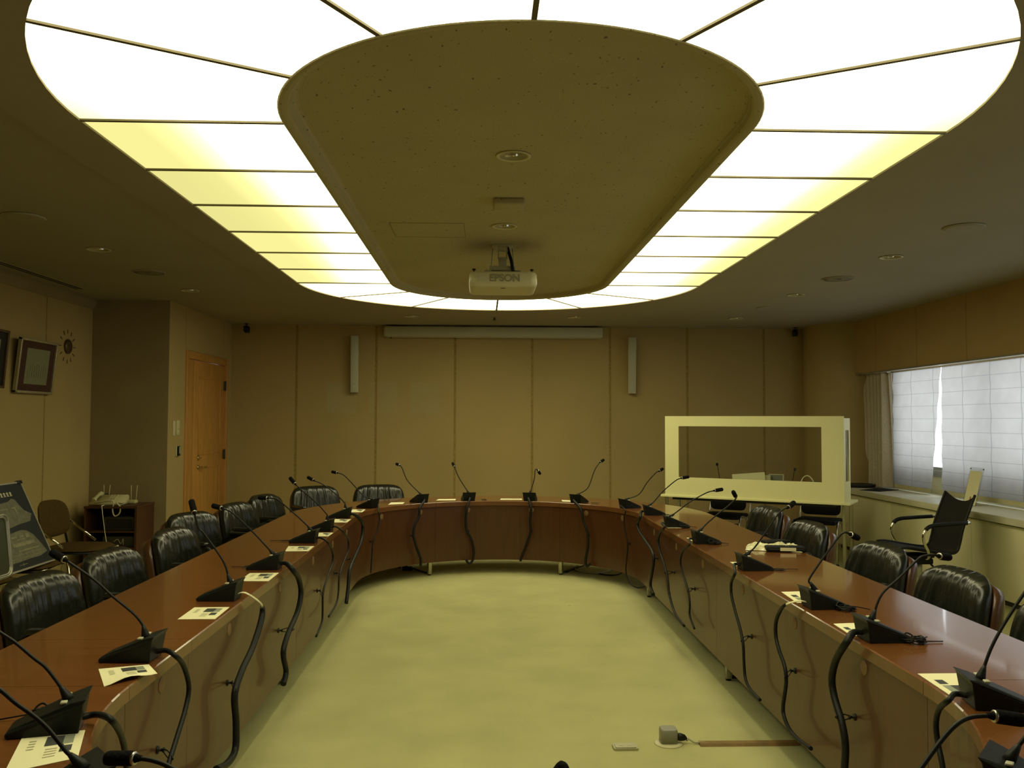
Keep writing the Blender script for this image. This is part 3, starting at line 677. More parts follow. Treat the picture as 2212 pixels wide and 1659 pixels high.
BTN = []
for x_ in (-.035, .035):
    mbb = MB(); mbb.box(x_-.010, x_+.010, .030, .046, .0725, .079, bev=.002); BTN.append(mbb.done())
def mic(label, bpx, neck, head_end, cable=None, cr=.011, clip=None, ydep=0., white=0, pos=None, headY=None, face=None):
    p = pos or at_z(*bpx, TZ); e, n = nearest(Vector(p)); f0 = e+n*.034; f0.z = TZ+.0005
    t = thing('conference_microphone', label, 'microphone', f0, 0, 'gooseneck microphones round the conference table')
    L = lambda v: Vector(v)-f0
    a = math.atan2(n.y, n.x)-PI/2
    b = obj('base', BASE, 'micbase', t, rot=(0, 0, a)); [obj('button', m_, 'steel_paint', b) for m_ in BTN]
    nb = Matrix.Rotation(a, 4, 'Z') @ Vector((0, .035, .078)) + f0
    Y = nb.y+ydep
    if neck and isinstance(neck[0], Vector): P = neck; he = head_end
    else:
        k = len(neck); P = []
        for i, q in enumerate(neck): P.append(at_y(*q, nb.y+ydep*(i+1)/k))
        he = at_y(*head_end, nb.y+ydep*(1+1/k)); P = [v for v in P if (v-nb).length > .03]
    path = spline([nb+Vector((0, 0, -.01))]+[nb+(P[0]-nb).normalized()*.02]+P, 5)
    mb = MB(); mb.tube(path, .0046, 8); mb.lathe([(.0135, -.012), (.0125, .004), (.008, .022), (.005, .034)], 12, mtx=axis_m(nb, path[6]-nb)); mb.bm.transform(at_local(f0)); obj('gooseneck', mb, 'black', t)
    hs = path[-1]; d = he-hs
    if d.length < .066:
        ext = math.sqrt(.068**2-d.length**2); d += Vector((0, ext*(face or (1 if n.y > .3 else .6)), 0))
    d = d.normalized(); mt = axis_m(hs, d)
    mb = MB(); mb.lathe([(.005, -.008), (.0075, .002), (.009, .006)], 14, mtx=mt); mb.lathe([(.0115, .009), (.0140, .014), (.0140, .060), (.0125, .067), (.007, .071), (.001, .072)], 16, mtx=mt); mb.bm.transform(at_local(f0)); hd = obj('microphone_head', mb, 'foam', t)
    mb = MB(); mb.lathe([(.0105, .005), (.0122, .006), (.0122, .010), (.0105, .011)], 16, mtx=mt); mb.bm.transform(at_local(f0)); obj('silver_ring', mb, 'silver', hd)
    if cable:
        pl = e-n*.05; out = [f0+Vector((0, 0, .022))+n*.004, f0-n*.034+Vector((0, 0, .027))]
        if isinstance(cable[0], Vector): cp = cable
        else: cp = [at_plane(*q, pl, n) for q in cable]
        for v in cp: v.z = max(v.z, cr+.004)
        cp = cp[1:]
        pth = spline(out+cp, 5); mb = MB()
        if white:
            for o_ in (-.006, .006):
                mb.tube([v+Vector((0, o_, 0)) for v in pth[:white+1]], .0026, 6, 1)
            mb.tube(pth[white:], [cr*(.75+.25*math.sin(min(1, i/6)*PI/2)) for i in range(len(pth)-white)], 10)
        else: mb.tube(pth, [min(cr, .006+.0012*i) for i in range(len(pth))], 10)
        mb.bm.transform(at_local(f0)); cb = obj('cable', mb, ('black', 'paper') if white else 'black', t)
        if clip is not None:
            q = at_plane(*clip, e+n*.012, n); i = min(range(len(pth)), key=lambda k: abs(pth[k].z-q.z)+.2*(pth[k]-q).length); v = pth[i]
            mb = MB(); mb.lathe([(.013, -.002), (.013, .003), (.005, .005), (.005, .016), (.009, .018), (.009, .022)], 12, mtx=axis_m(q-n*.001, -n))
            m0 = q-n*.018; side = (v-m0); per = Vector((0, 0, 1)).cross(side).normalized()*.0
            up = Vector((0, 0, .008)); ve = v+side.normalized()*(cr+.006)
            mb.tube(spline([m0+up*.4, (m0+ve)/2+up*1.3, ve+up*.4, ve-up*.4, (m0+ve)/2-up*1.3, m0-up*.4]), .0022, 6)
            mb.bm.transform(at_local(f0)); obj('cable_clip', mb, 'black', t)
    return f0, n
MIC = {}
def mk(key, *a, **k): MIC[key] = mic(*a, **k)
mk('L0', 'black gooseneck microphone cut by the bottom left corner, beside the largest card', None, [(142, 1622), (106, 1577), (76, 1549), (33, 1518), (0, 1490), (-60, 1450)], (-110, 1425), pos=at_z(206, 1637, TZ+.087))
mk('L1', 'black gooseneck microphone on the left curve above the largest printed card', (170, 1570), [(127, 1478), (99, 1442), (71, 1420), (33, 1388), (0, 1366), (-60, 1325)], (-100, 1305),
   [(215, 1545), (240, 1555), (262, 1590), (272, 1640), (274, 1700), (268, 1790)], .0085)
mk('L2', 'left-side black gooseneck microphone with curled card lying in front of it', (343, 1423), [(309, 1351), (289, 1326), (243, 1288), (203, 1252), (142, 1210)], (108, 1197),
   [(360, 1413), (378, 1416), (396, 1437), (408, 1482), (401, 1530), (380, 1600), (362, 1659), (345, 1730)], .0085, (340, 1620))
mk('L3', 'left-side black gooseneck microphone whose cable starts as two white wires', (528, 1294), [(501, 1243), (481, 1210), (440, 1152), (430, 1142), (420, 1109)], (410, 1086),
   [(545, 1290), (560, 1300), (567, 1315), (563, 1345), (545, 1400), (522, 1450), (507, 1500), (510, 1560), (508, 1620), (490, 1650), (467, 1662)], .0145, (491, 1475), white=14)
mk('L4', 'fourth black gooseneck microphone along the left side, with thick black cable', (603, 1228), [(575, 1180), (547, 1150), (507, 1112), (491, 1102), (480, 1098)], (459, 1094),
   [(620, 1226), (632, 1230), (645, 1250), (650, 1280), (643, 1320), (622, 1370), (612, 1410), (618, 1450), (612, 1478)], .0145, (601, 1362))
mk('L5', 'left-side black gooseneck microphone with a thin wire loop lying behind it', (689, 1171), [(663.5, 1135), (633, 1107), (603, 1081.5), (593, 1077), (579, 1076)], (558.5, 1076),
   [(700, 1169), (708, 1172), (717, 1188), (719, 1212), (708, 1245), (698, 1280), (697, 1320), (695, 1345), (683, 1375)], .0065, (685, 1276))
mk('L6', 'left-side black gooseneck microphone standing between two printed cards, sixth along', (725, 1146), [(706.6, 1112), (684, 1086.6), (653, 1060), (638, 1046)], (626, 1033.5),
   [(733, 1145), (742, 1150), (752, 1165), (752, 1190), (742, 1215), (733, 1245), (731, 1280), (726, 1305), (710, 1332)], .0065, (722, 1238))
mk('L7', 'black gooseneck microphone at the start of the far left curve', (765, 1118), [(744.6, 1086.6), (724, 1066), (696.5, 1046), (678, 1038)], (665, 1032),
   [(773, 1117), (780, 1124), (784, 1140), (780, 1170), (768, 1200), (756, 1230), (752, 1270), (748, 1303)], .0135, (750, 1208))
mk('L8', 'black gooseneck microphone in front of the far left leather chair', (804, 1097), [(785, 1071), (760, 1043.5), (742, 1026), (729, 1021.5)], (715.5, 1019.5),
   [(811, 1098), (817, 1106), (820, 1118), (815, 1145), (806, 1170), (803, 1205), (801, 1238)], .0065, (797, 1170))
mk('F1', 'leftmost black gooseneck microphone on the far curve, its head bent left', (897, 1084), [(880.5, 1038.5), (869, 1012), (864, 1005.6)], (854, 1001.8),
   [(904, 1083), (907, 1097), (905, 1115), (896, 1135), (893, 1155), (899, 1180), (908, 1205), (909, 1222)], .0125, (886, 1156), ydep=.05)
mk('F2', 'black gooseneck microphone left of centre on the far curve, standing straight', (1006, 1079), [(992, 1033), (982, 1009)], (976.7, 999),
   [(1008, 1080), (1009, 1097), (1006, 1120), (1008, 1145), (1018, 1165), (1023, 1190), (1021, 1210), (1013, 1217), (1007, 1209)], .0125, (1011, 1147), ydep=.05)
mk('F3', 'black gooseneck microphone at centre of the far curve, head drooping right', (1151, 1079), [(1154, 1036), (1155.7, 1017), (1158.5, 1013.7), (1161, 1015.7)], (1168, 1025),
   [(1149, 1080), (1147, 1097), (1145, 1125), (1146, 1147), (1138, 1175), (1128, 1200), (1124, 1212)], .0125, (1147, 1147), ydep=.05)
mk('F4', 'black gooseneck microphone right of centre on the far curve, with wire loop', (1263, 1084), [(1270, 1053.7), (1283, 1019.5), (1290.6, 1005.6), (1295.7, 999)], (1306, 993),
   [(1254, 1084), (1254, 1099), (1260, 1125), (1269, 1150), (1270, 1180), (1265, 1210), (1267, 1223), (1275, 1218)], .0125, (1274, 1155), ydep=.05)
mk('R8', 'black gooseneck microphone with small white sticker on the far right curve', (1362, 1097), [(1380.5, 1067.6), (1398, 1042), (1416, 1022), (1423.5, 1018)], (1434, 1013),
   [(1356, 1095), (1351, 1102), (1348, 1118), (1350, 1145), (1356, 1175), (1354, 1205), (1352, 1235), (1360, 1258), (1375, 1269), (1390, 1268), (1398, 1263)], .0065, (1364, 1174))
mk('R7', 'black gooseneck microphone in front of the booth left corner', (1401, 1112), [(1413.4, 1083), (1431, 1062.5), (1459, 1038.5), (1471.6, 1033)], (1489, 1029.6),
   [(1392, 1110), (1383, 1117), (1377, 1132), (1382, 1150), (1395, 1170), (1408, 1190), (1412, 1210), (1408, 1240), (1405, 1265), (1412, 1284)], .0115, (1421, 1206))
mk('R6', 'right-side black gooseneck microphone whose head points right before the booth panel', (1454, 1138), [(1469, 1100.5), (1489, 1085), (1525, 1065), (1542.5, 1060)], (1561, 1057),
   [(1446, 1136), (1436, 1138), (1426, 1150), (1422, 1170), (1427, 1195), (1435, 1220), (1442, 1250), (1446, 1285), (1458, 1325), (1478, 1352)], .0085, (1457, 1236))
mk('R5', 'right-side black gooseneck microphone with its head folded back left at the tip', (1511, 1173), [(1527, 1131), (1547.6, 1113), (1573, 1093), (1589, 1077.7), (1590, 1074)], (1582, 1064),
   [(1500, 1172), (1490, 1176), (1475, 1190), (1470, 1215), (1475, 1240), (1485, 1270), (1490, 1300), (1490, 1330), (1500, 1358)], .0065, (1501, 1272), face=-.6)
mk('R4', 'right-side black gooseneck microphone in front of the wrapped papers', (1605, 1230), [(1631, 1181.5), (1656.5, 1146), (1679, 1113), (1694, 1099), (1702, 1097)], (1717, 1089),
   [(1598, 1231), (1588, 1237), (1580, 1257), (1580, 1285), (1588, 1320), (1598, 1355), (1605, 1390), (1607, 1430), (1610, 1465), (1620, 1488), (1642, 1512)], .0075, (1624, 1375))
mk('R3', 'right-side black gooseneck microphone with cable white near its base', (1722, 1312), [(1747.6, 1252.4), (1770, 1217), (1801, 1174), (1816, 1155), (1826, 1150), (1836, 1153.7)], (1856.5, 1162.5),
   [(1712, 1302), (1697, 1306), (1684, 1322), (1676, 1345), (1676, 1375), (1683, 1405), (1695, 1440), (1698, 1475), (1692, 1520), (1693, 1545), (1705, 1575), (1725, 1598), (1752, 1617)], .0085, (1718, 1449), white=10)
mk('R2', 'right-side black gooseneck microphone with thick cable and tangled earphone behind', (1858, 1382), [(1882.4, 1319), (1905, 1283.5), (1943, 1248), (1981, 1210), (1996, 1201), (2016.6, 1198.7), (2026.7, 1201)], (2056, 1206),
   [(1846, 1378), (1828, 1388), (1806, 1425), (1797, 1465), (1802, 1505), (1818, 1560), (1826, 1610), (1824, 1659), (1818, 1720)], .0135, (1847, 1549))
mk('R1', 'large black gooseneck microphone at the right front beside the sheet it overlaps', (2084, 1521), [(2123, 1441.5), (2140.6, 1401), (2166, 1353), (2212, 1282), (2255, 1225), (2285, 1198)], (2325, 1190),
   [(2066, 1511), (2050, 1512), (2030, 1530), (2022, 1560), (2025, 1600), (2035, 1650), (2045, 1720)], .008)
mk('R0', 'grey-topped gooseneck microphone base in the bottom right corner', None, [(2197.6, 1614), (2212, 1596), (2260, 1540), (2320, 1490)], (2370, 1465), pos=at_z(2142, 1619, TZ+.087))
V3 = Vector
mk('N1', 'gooseneck microphone with fat foam head lying low at the bottom left', None, [at_y(430, 1720, 1.60), at_y(400, 1680, 1.64), at_y(365, 1656, 1.68), at_y(330, 1643, 1.70), at_y(298, 1638, 1.71)], at_y(215, 1638, 1.73), pos=V3((-.44, 1.60, TZ)))
mk('N2', 'gooseneck microphone bending over with only its tip at the bottom centre edge', None, [at_y(1140, 1765, 1.62), at_y(1158, 1725, 1.70), at_y(1180, 1705, 1.76)], at_y(1212, 1673, 1.725), pos=V3((.08, 1.52, TZ)))
mk('N3', 'gooseneck microphone arching in at the bottom right, silver ring on foam head', None, [at_y(1945, 1725, 1.68), at_y(1990, 1659, 1.70), at_y(2038, 1594, 1.72), at_y(2070, 1562, 1.73), at_y(2100, 1549, 1.74), at_y(2140, 1546, 1.74)], at_y(2226, 1558, 1.74), pos=V3((.80, 1.62, TZ)))
# ------------------------------------------------------------------ earphones / loose wires beside the microphones
def earphone(key, dx, dy, label, big=True, loops=3, sz=.05):
    f0, n = MIC[key]; tg = Vector((-n.y, n.x, 0)); c = f0+n*dx+tg*dy; c.z = TZ+.001
    t = thing('earphone', label, 'earphone', c, 0, 'earphones lying on the table')
    rnd = random.Random(sum(map(ord, label)))
    pts = []
    for k in range(loops*6+1):
        a = k*PI/3+rnd.uniform(-.3, .3); r = sz*rnd.uniform(.35, 1)
        pts.append(Vector((r*math.cos(a), .7*r*math.sin(a), .003+(.02 if big else .004)*rnd.random())))
    pts.append(Vector((n.x*sz*2.2, n.y*sz*2.2+.01, .003)))
    mb = MB(); mb.tube(spline(pts, 4), .0021 if big else .0016, 5); obj('wire', mb, 'black', t)
    if big:
        mb = MB(); mb.box(-.022, .022, -.012, .012, .001, .018, bev=.005, mtx=rz(rnd.uniform(0, 3), (sz*.5, 0, 0))); obj('plug_box', mb, 'black', t)
        mb = MB(); mb.tube(spline([(-.02, 0, .004), (-.035, .01, .02), (-.02, .02, .032), (0, .012, .022), (-.006, .002, .010)], 5), .003, 6); obj('ear_hook', mb, 'black', t)
earphone('R2', .165, -.055, 'tangled black earphone heaped behind the thick-cabled right microphone', sz=.05, loops=6)
earphone('R3', .14, -.075, 'tangled black earphone behind the right microphone with white cable end', sz=.05, loops=6)
earphone('R4', .20, -.03, 'black earphone wires trailing beside the microphone before wrapped papers', sz=.05, big=False)
earphone('R5', .11, -.075, 'black earphone bundle against the folded-head right microphone', sz=.045, loops=6)
earphone('R6', .12, -.075, 'black earphone bundle at the tip of the sixth right microphone', sz=.045, loops=6)
earphone('R7', .17, -.05, 'thin black earphone wire behind microphone at booth corner', sz=.035, big=False)
earphone('L1', .10, -.10, 'black ear-hook earphone beside the nearest full microphone on left', sz=.055)
earphone('L5', .20, -.04, 'thin dark wire loop on the left tabletop', sz=.05, big=False, loops=1)
earphone('L4', .19, -.03, 'dark thin wires behind the fourth left microphone', sz=.035, big=False, loops=1)
earphone('F4', .06, -.17, 'black wire loop right of the microphone on far curve', sz=.055, big=False, loops=1)
earphone('F2', .06, -.16, 'small dark wire coil right of the straight far microphone', sz=.045, big=False, loops=1)
earphone('N3', .02, .30, 'black wire near the bottom right microphone base', sz=.05, big=False, loops=1)

# ------------------------------------------------------------------ printed cards
def card(q, label, photo=1, bend=0., flip=False):
    P = [at_z(px, py, TZ) for px, py in q]; c = sum(P, Vector())/4; c.z = TZ
    t = thing('printed_card', label, 'card', c, 0, 'printed cards beside the microphones')
    def pt(u, v, z=0):
        p = P[0].lerp(P[1], u).lerp(P[3].lerp(P[2], u), v)-c; p.z = .0015+z+bend*(v**2)*(.5-.5*math.cos(2*PI*min(1, u*1.1)))+ (bend*.4*u*v); return p
    n = 8; mb = MB(); up = [[pt(j/n, i/n) for j in range(n+1)] for i in range(n+1)]
    mb.grid(up); mb.grid([[p-Vector((0, 0, .0012)) for p in r] for r in up]); sh = obj('sheet', mb, 'paper', t)
    if photo:
        def patch(u0, u1, v0, v1, m, nm, k=4):
            if flip: u0, u1, v0, v1 = 1-u1, 1-u0, 1-v1, 1-v0
            mb = MB(); mb.grid([[pt(u0+(u1-u0)*j/k, v0+(v1-v0)*i/k, .0006) for j in range(k+1)] for i in range(k+1)]); obj(nm, mb, m, sh)
        patch(.42, .70, .12, .42, 'ink', 'photo'); patch(.70, .86, .12, .42, 'ink_sky', 'photo'); patch(.68, .86, .48, .68, 'ink', 'dark_block')
        if photo > 1:
            for v in (.2, .28, .36, .44): patch(.16, .27, v, v+.03, 'ink_grey', 'print_line', 1)
            for v in (.52, .60, .68, .76): patch(.46, .64, v, v+.025, 'ink_grey', 'print_line', 1)
card([(48.8, 1592), (184, 1578), (168, 1638), (8, 1672)], 'largest printed white card, in the bottom left corner', 2)
card([(212.7, 1446), (321.5, 1436), (340, 1459), (225, 1484)], 'curled printed white card hanging over the left table edge', 2, bend=.012)
card([(420, 1312.6), (496, 1312), (464.5, 1338), (383.5, 1338.5)], 'flat printed card before the microphone with white wires on the left', 2)
card([(539.5, 1238.5), (602.8, 1237.7), (580, 1256), (515.4, 1256)], 'printed card partly behind the left microphone with white wires', 2)
card([(623, 1180.3), (678.7, 1180.3), (666, 1191), (615.4, 1191.6)], 'printed card in front of the left microphone with wire loop', 2)
card([(687.6, 1151), (720.5, 1151), (709, 1159), (676, 1159)], 'small-looking printed card between fifth and sixth left microphones')
card([(720, 1121.5), (758.5, 1122), (749.6, 1129), (711, 1129)], 'small-looking printed card behind the sixth left microphone')
card([(762, 1100.8), (789.6, 1100.8), (782.5, 1106.8), (753, 1107)], 'small-looking printed card at the start of the far left curve')
card([(845, 1085.5), (874, 1085), (870, 1089), (838, 1090.5)], 'white card left of the leftmost microphone on the far curve', 0)
card([(948, 1078.3), (985, 1078), (983, 1081.2), (941, 1081.5)], 'white card between the two left microphones of the far curve', 0)
card([(1082, 1077.2), (1127, 1077.5), (1128, 1080), (1080, 1079.8)], 'white card left of the centre microphone on the far curve', 0)
card([(1213, 1080.3), (1245, 1081.5), (1249, 1084.6), (1215, 1083.6)], 'white card left of the right-of-centre far microphone', 0)
card([(1384, 1105), (1404, 1105), (1420, 1111), (1396, 1111)], 'white card sliver left of the microphone at booth corner', 1, flip=True)
card([(1427, 1131), (1458, 1131), (1473, 1141), (1443, 1141)], 'white card partly hidden by the sixth right microphone', 1, flip=True)
card([(1483, 1162), (1520, 1162), (1542, 1174), (1503, 1174)], 'white card partly hidden by the folded-head right microphone', 1, flip=True)
card([(1577, 1214.5), (1625, 1214.5), (1652, 1228), (1600, 1228)], 'white card partly hidden by the microphone before wrapped papers', 1, flip=True)
card([(1687.5, 1279), (1748, 1277.5), (1797, 1299.5), (1722, 1303)], 'white card under the right microphone with white cable end', 1, flip=True)
card([(1800, 1348), (1855, 1346), (1905, 1373), (1841, 1375)], 'white card partly hidden by the thick-cabled right microphone', 1, flip=True)
card([(1982, 1456), (2080, 1455), (2160, 1502), (2051, 1502)], 'large white card partly hidden by the front right microphone', 1, flip=True)

# ------------------------------------------------------------------ black leather chairs
def pad_rows(w, z0, z1, yb, lean, T, wrap, side, n=36, m=26, wr=0., pow_=4.5):
    rows = []
    for i in range(m+1):
        v = -1+2*i/m; row = []
        for j in range(n+1):
            u = -1+2*j/n
            # squircle mapping so corners round off
            k = max(1e-6, (abs(u)**pow_+abs(v)**pow_)**(1/pow_)); mx = max(abs(u), abs(v)); s = mx/k if k > 0 else 1
            uu, vv = u*s, v*s
            x = uu*w/2*(1-.05*max(0, vv)); z = (z0+z1)/2+vv*(z1-z0)/2
            th = T*math.sqrt(max(0, 1-mx**6))
            d = 0
            if wr: d = wr*max(0, 1-mx**8)*(.75*noise.noise(Vector((uu*7+1.6*vv*uu, vv*.45, 3.1)))+.75*abs(noise.noise(Vector((uu*12+2.2*vv*uu, vv*.35, 9.7))))+.45*noise.noise(Vector((uu*22+3*vv*uu, vv*.6, 5.)))-.2)
            y = yb+lean*(z-z0)-wrap*uu*uu
            row.append((x, y-side*(th+d), z))
        rows.append(row)
    return rows
def leather_chair():
    t = thing('leather_chair', '', 'chair', (0, 0, 0), 0, 'black leather chairs round the conference table')
    mb = MB(); f = pad_rows(.56, .40, .825, .235, .20, .074, .055, 1, n=72, m=34, wr=.017); b = pad_rows(.56, .40, .825, .235, .20, .030, .055, -1, n=64, m=34)
    mb.grid(f); mb.grid(b); bmesh.ops.remove_doubles(mb.bm, verts=mb.bm.verts[:], dist=2e-4); obj('backrest', mb, 'leather', t)
    mb = MB(); f = pad_rows(.575, .30, .785, .255, .20, .004, .075, 1, n=24, m=16, pow_=6); b = pad_rows(.575, .30, .785, .255, .20, .080, .075, -1, n=24, m=16, pow_=6)
    mb.grid(f); mb.grid(b); bmesh.ops.remove_doubles(mb.bm, verts=mb.bm.verts[:], dist=2e-4); obj('wooden_shell', mb, 'shell', t)
    mb = MB(); rows = []
    for i in range(17):
        v = -1+i/8; row = []
        for j in range(21):
            u = -1+j/10; mx = max(abs(u), abs(v)); k = (abs(u)**5+abs(v)**5)**.2 or 1; s = mx/k if k else 1
            row.append((u*s*.265, -.03+v*s*.25, .43+.055*math.sqrt(max(0, 1-mx**6))+.004*noise.noise(Vector((u*6, v*4, 1)))*(1-mx**4)))
        rows.append(row)
    mb.grid(rows); mb.grid([[(x, y, .86-z-.02) for x, y, z in r] for r in rows]); obj('seat', mb, 'leather', t)
    for s in (-1, 1):
        mb = MB(); mb.tube(spline([(s*.275, .20, .50), (s*.285, .16, .60), (s*.285, .02, .625), (s*.285, -.12, .615), (s*.28, -.16, .57), (s*.27, -.12, .42)], 5), .016, 8); a = obj('armrest', mb, 'black', t)
        mb = MB(); mb.box(s*.285-.026, s*.285+.026, -.13, .13, .63, .655, bev=.011); obj('arm_pad', mb, 'leather', a)
    mb = MB(); mb.lathe([(.03, .10), (.03, .24), (.022, .245), (.022, .38), (.08, .385), (.08, .40)], 16); obj('gas_column', mb, 'black', t)
    for k in range(5):
        a = k*2*PI/5+.3; mb = MB(); mb.tube([(0, 0, .12), (.15*math.cos(a), .15*math.sin(a), .105), (.29*math.cos(a), .29*math.sin(a), .075)], [.028, .024, .016], 8); l = obj('base_leg', mb, 'black', t)
        mb = MB(); mb.lathe([(.026, -.014), (.030, -.008), (.030, .008), (.026, .014)], 14, mtx=axis_m((.29*math.cos(a), .29*math.sin(a), .030), (-math.sin(a), math.cos(a), 0))); mb.tube([(.29*math.cos(a), .29*math.sin(a), .03), (.29*math.cos(a), .29*math.sin(a), .075)], .007); obj('caster', mb, 'black', l)
    return t
ch0 = leather_chair(); used = [False]
def chair(x, y, face, label):   # face: direction the sitter looks, radians (0 = +X)
    rot = face+PI/2
    # local front is -Y; position given is the centre of the backrest top
    bx, by = -math.sin(rot)*.31, math.cos(rot)*.31
    if not used[0]:
        ch0.location = (x-bx, y-by, 0); ch0.rotation_euler = (0, 0, rot); ch0['label'] = label; used[0] = True
    else: dup(ch0, label, (x-bx, y-by, 0), rot)
chair(-2.03, 4.02, -.10, 'black leather chair nearest the camera on the left side')
chair(-2.03, 4.78, -.12, 'second black leather chair from the camera on the left side')
chair(-2.02, 5.70, -.12, 'third black leather chair on the left, before the dark cabinet')
chair(-2.23, 6.70, -.40, 'fourth black leather chair on the left, turned toward camera before the door')
chair(-2.11, 7.48, -.25, 'fifth black leather chair on the left, overlapping the next one')
chair(-2.08, 8.30, -.30, 'sixth black leather chair on the left, half hidden by the fifth')
chair(-1.80, 9.40, -.95, 'black leather chair at the far left corner of the curve')
chair(-1.13, 9.62, -1.35, 'black leather chair against the far wall, left of centre')
chair(2.40, 7.16, PI+.12, 'black leather chair on the right nearest the white booth')
chair(2.33, 6.07, PI+.12, 'black leather chair on the right behind the wrapped papers')
chair(2.33, 4.97, PI+.12, 'black leather chair on the right in front of the black office chair')
chair(2.30, 4.10, PI+.05, 'black leather chair on the right with pinkish window reflection before it')
chair(2.30, 3.30, PI+.05, 'black leather chair cut off by the right edge of the photo')

# ------------------------------------------------------------------ interpreter booth with its table
bA, bB = Vector((2.00, 9.60, 0)), Vector((3.60, 8.585, 0)); bd = (bB-bA); BL = bd.length; ba = math.atan2(bd.y, bd.x)
t = thing('folding_table', 'white-topped folding table with silver legs carrying the white booth', 'table', bA, ba)
BW = .50
mb = MB(); mb.box(-.03, BL+.05, -.0, BW, .695, .72, bev=.003); obj('tabletop', mb, 'white', t)
mb = MB(); mb.box(.10, BL-.10, .02, BW-.03, .67, .694); obj('under_frame', mb, 'black', t)
for x in (.02, BL-.01):
    for y in (.05, BW-.05):
        mb = MB(); mb.lathe([(.020, .02), (.020, .68), (.024, .695)], 14, mtx=Matrix.Translation((x, y, 0))); lg = obj('leg', mb, 'silver', t)
        mb = MB(); mb.lathe([(.026, 0), (.026, .02), (.02, .026)], 14, mtx=Matrix.Translation((x, y, 0))); obj('foot', mb, 'black', lg)
BH = .862; BD = .36
t = thing('interpreter_booth', 'white tabletop interpreter booth with a wide window opening', 'booth', bA+Vector((0, 0, .7205)), ba)
x0, x1 = .02, BL; y0 = .012
fx0, fx1, fz0, fz1 = x0+.155, x1-.215, .195, .752
mb = MB()
for a, b, c, d in ((x0, x1, 0, fz0), (x0, x1, fz1, BH), (x0, fx0, fz0, fz1), (fx1, x1, fz0, fz1)): mb.box(a, b, y0, y0+.02, c, d)
obj('front_panel', mb, 'white', t)
for nm, xa in (('side_panel', x0), ('side_panel', x1-.02)):
    mb = MB()
    for a, b, c, d in ((y0+.02, y0+BD, 0, .20), (y0+.02, y0+BD, .72, BH-.02), (y0+.02, y0+.09, .20, .72), (y0+BD-.07, y0+BD, .20, .72)): mb.box(xa, xa+.02, a, b, c, d)
    sp_ = obj(nm, mb, 'white', t)
    mb = MB(); mb.box(xa+.008, xa+.012, y0+.09, y0+BD-.07, .20, .72); obj('side_pane', mb, 'acrylic', sp_)
mb = MB(); mb.box(x0+.02, x1-.02, y0+.02, y0+.14, BH-.02, BH); obj('top_panel', mb, 'white', t)
mb = MB(); mb.box(fx0, fx1, y0+.008, y0+.012, fz0, fz1); obj('front_pane', mb, 'acrylic', t)
RB = Matrix.Rotation(ba, 4, 'Z')
def on_booth(x, y, z=.7205): return bA+RB @ Vector((x, y, 0))+Vector((0, 0, z))
for k, (x, lab, hpx) in enumerate(((.56, 'thin black microphone inside the booth on the left', (1549, 1003)), (1.33, 'thin black microphone inside the booth on the right', (1717, 1014)))):
    p = on_booth(x, .26); t = thing('booth_microphone', lab, 'microphone', p, ba, 'microphones inside the booth')
    hp = at_y(*hpx, p.y); lv = RB.inverted() @ (hp-p)
    mb = MB(); mb.lathe([(.055, 0), (.055, .02), (.03, .03), (.002, .032)], 24); obj('base', mb, 'black', t)
    mb = MB(); mb.tube(spline([(0, 0, .025), (lv.x*.15, lv.y*.15, lv.z*.5), (lv.x*.8, lv.y*.8, lv.z*.93), (lv.x, lv.y, lv.z-.012)]), .0035, 6); obj('gooseneck', mb, 'black', t)
    mb = MB(); mb.lathe([(.002, -.016), (.011, -.012), (.014, 0), (.011, .012), (.002, .016)], 14, mtx=Matrix.Translation(lv)); obj('microphone_head', mb, 'foam', t)
p = on_booth(.93, .22); t = thing('paper_stack', 'white ring binder and papers propped up inside the booth', 'papers', p, ba)
mb = MB(); mb.box(-.19, .16, -.04, -.032, .0, .235, mtx=Matrix.Rotation(-.10, 4, 'Y') @ Matrix.Translation((0, 0, .02))); obj('sheet', mb, 'paper', t)
mb = MB(); mb.box(-.17, .19, -.02, .03, 0, .235, bev=.003); obj('binder', mb, 'offwhite', t)
p = on_booth(1.16, .24); t = thing('tablet_device', 'grey tablet device standing beside the booth papers', 'tablet', p, ba)
mb = MB(); mb.box(-.075, .085, 0, .012, .0, .25, bev=.006, mtx=Matrix.Rotation(-.12, 4, 'X')); obj('shell', mb, 'offwhite', t)
mb = MB(); mb.box(-.065, .075, -.003, 0, .012, .242, mtx=Matrix.Rotation(-.12, 4, 'X')); obj('screen', mb, 'grey_tablet', t)
p = on_booth(1.50, .20); t = thing('white_cable', 'white cable arching up behind the booth window right end', 'cable', p, ba)
mb = MB(); mb.tube(spline([(-.09, .02, .004), (-.085, .02, .12), (-.05, .015, .215), (0, 0, .245), (.05, -.01, .21), (.08, -.01, .12), (.09, -.01, .004)]), .006, 8); obj('cord', mb, 'paper', t)
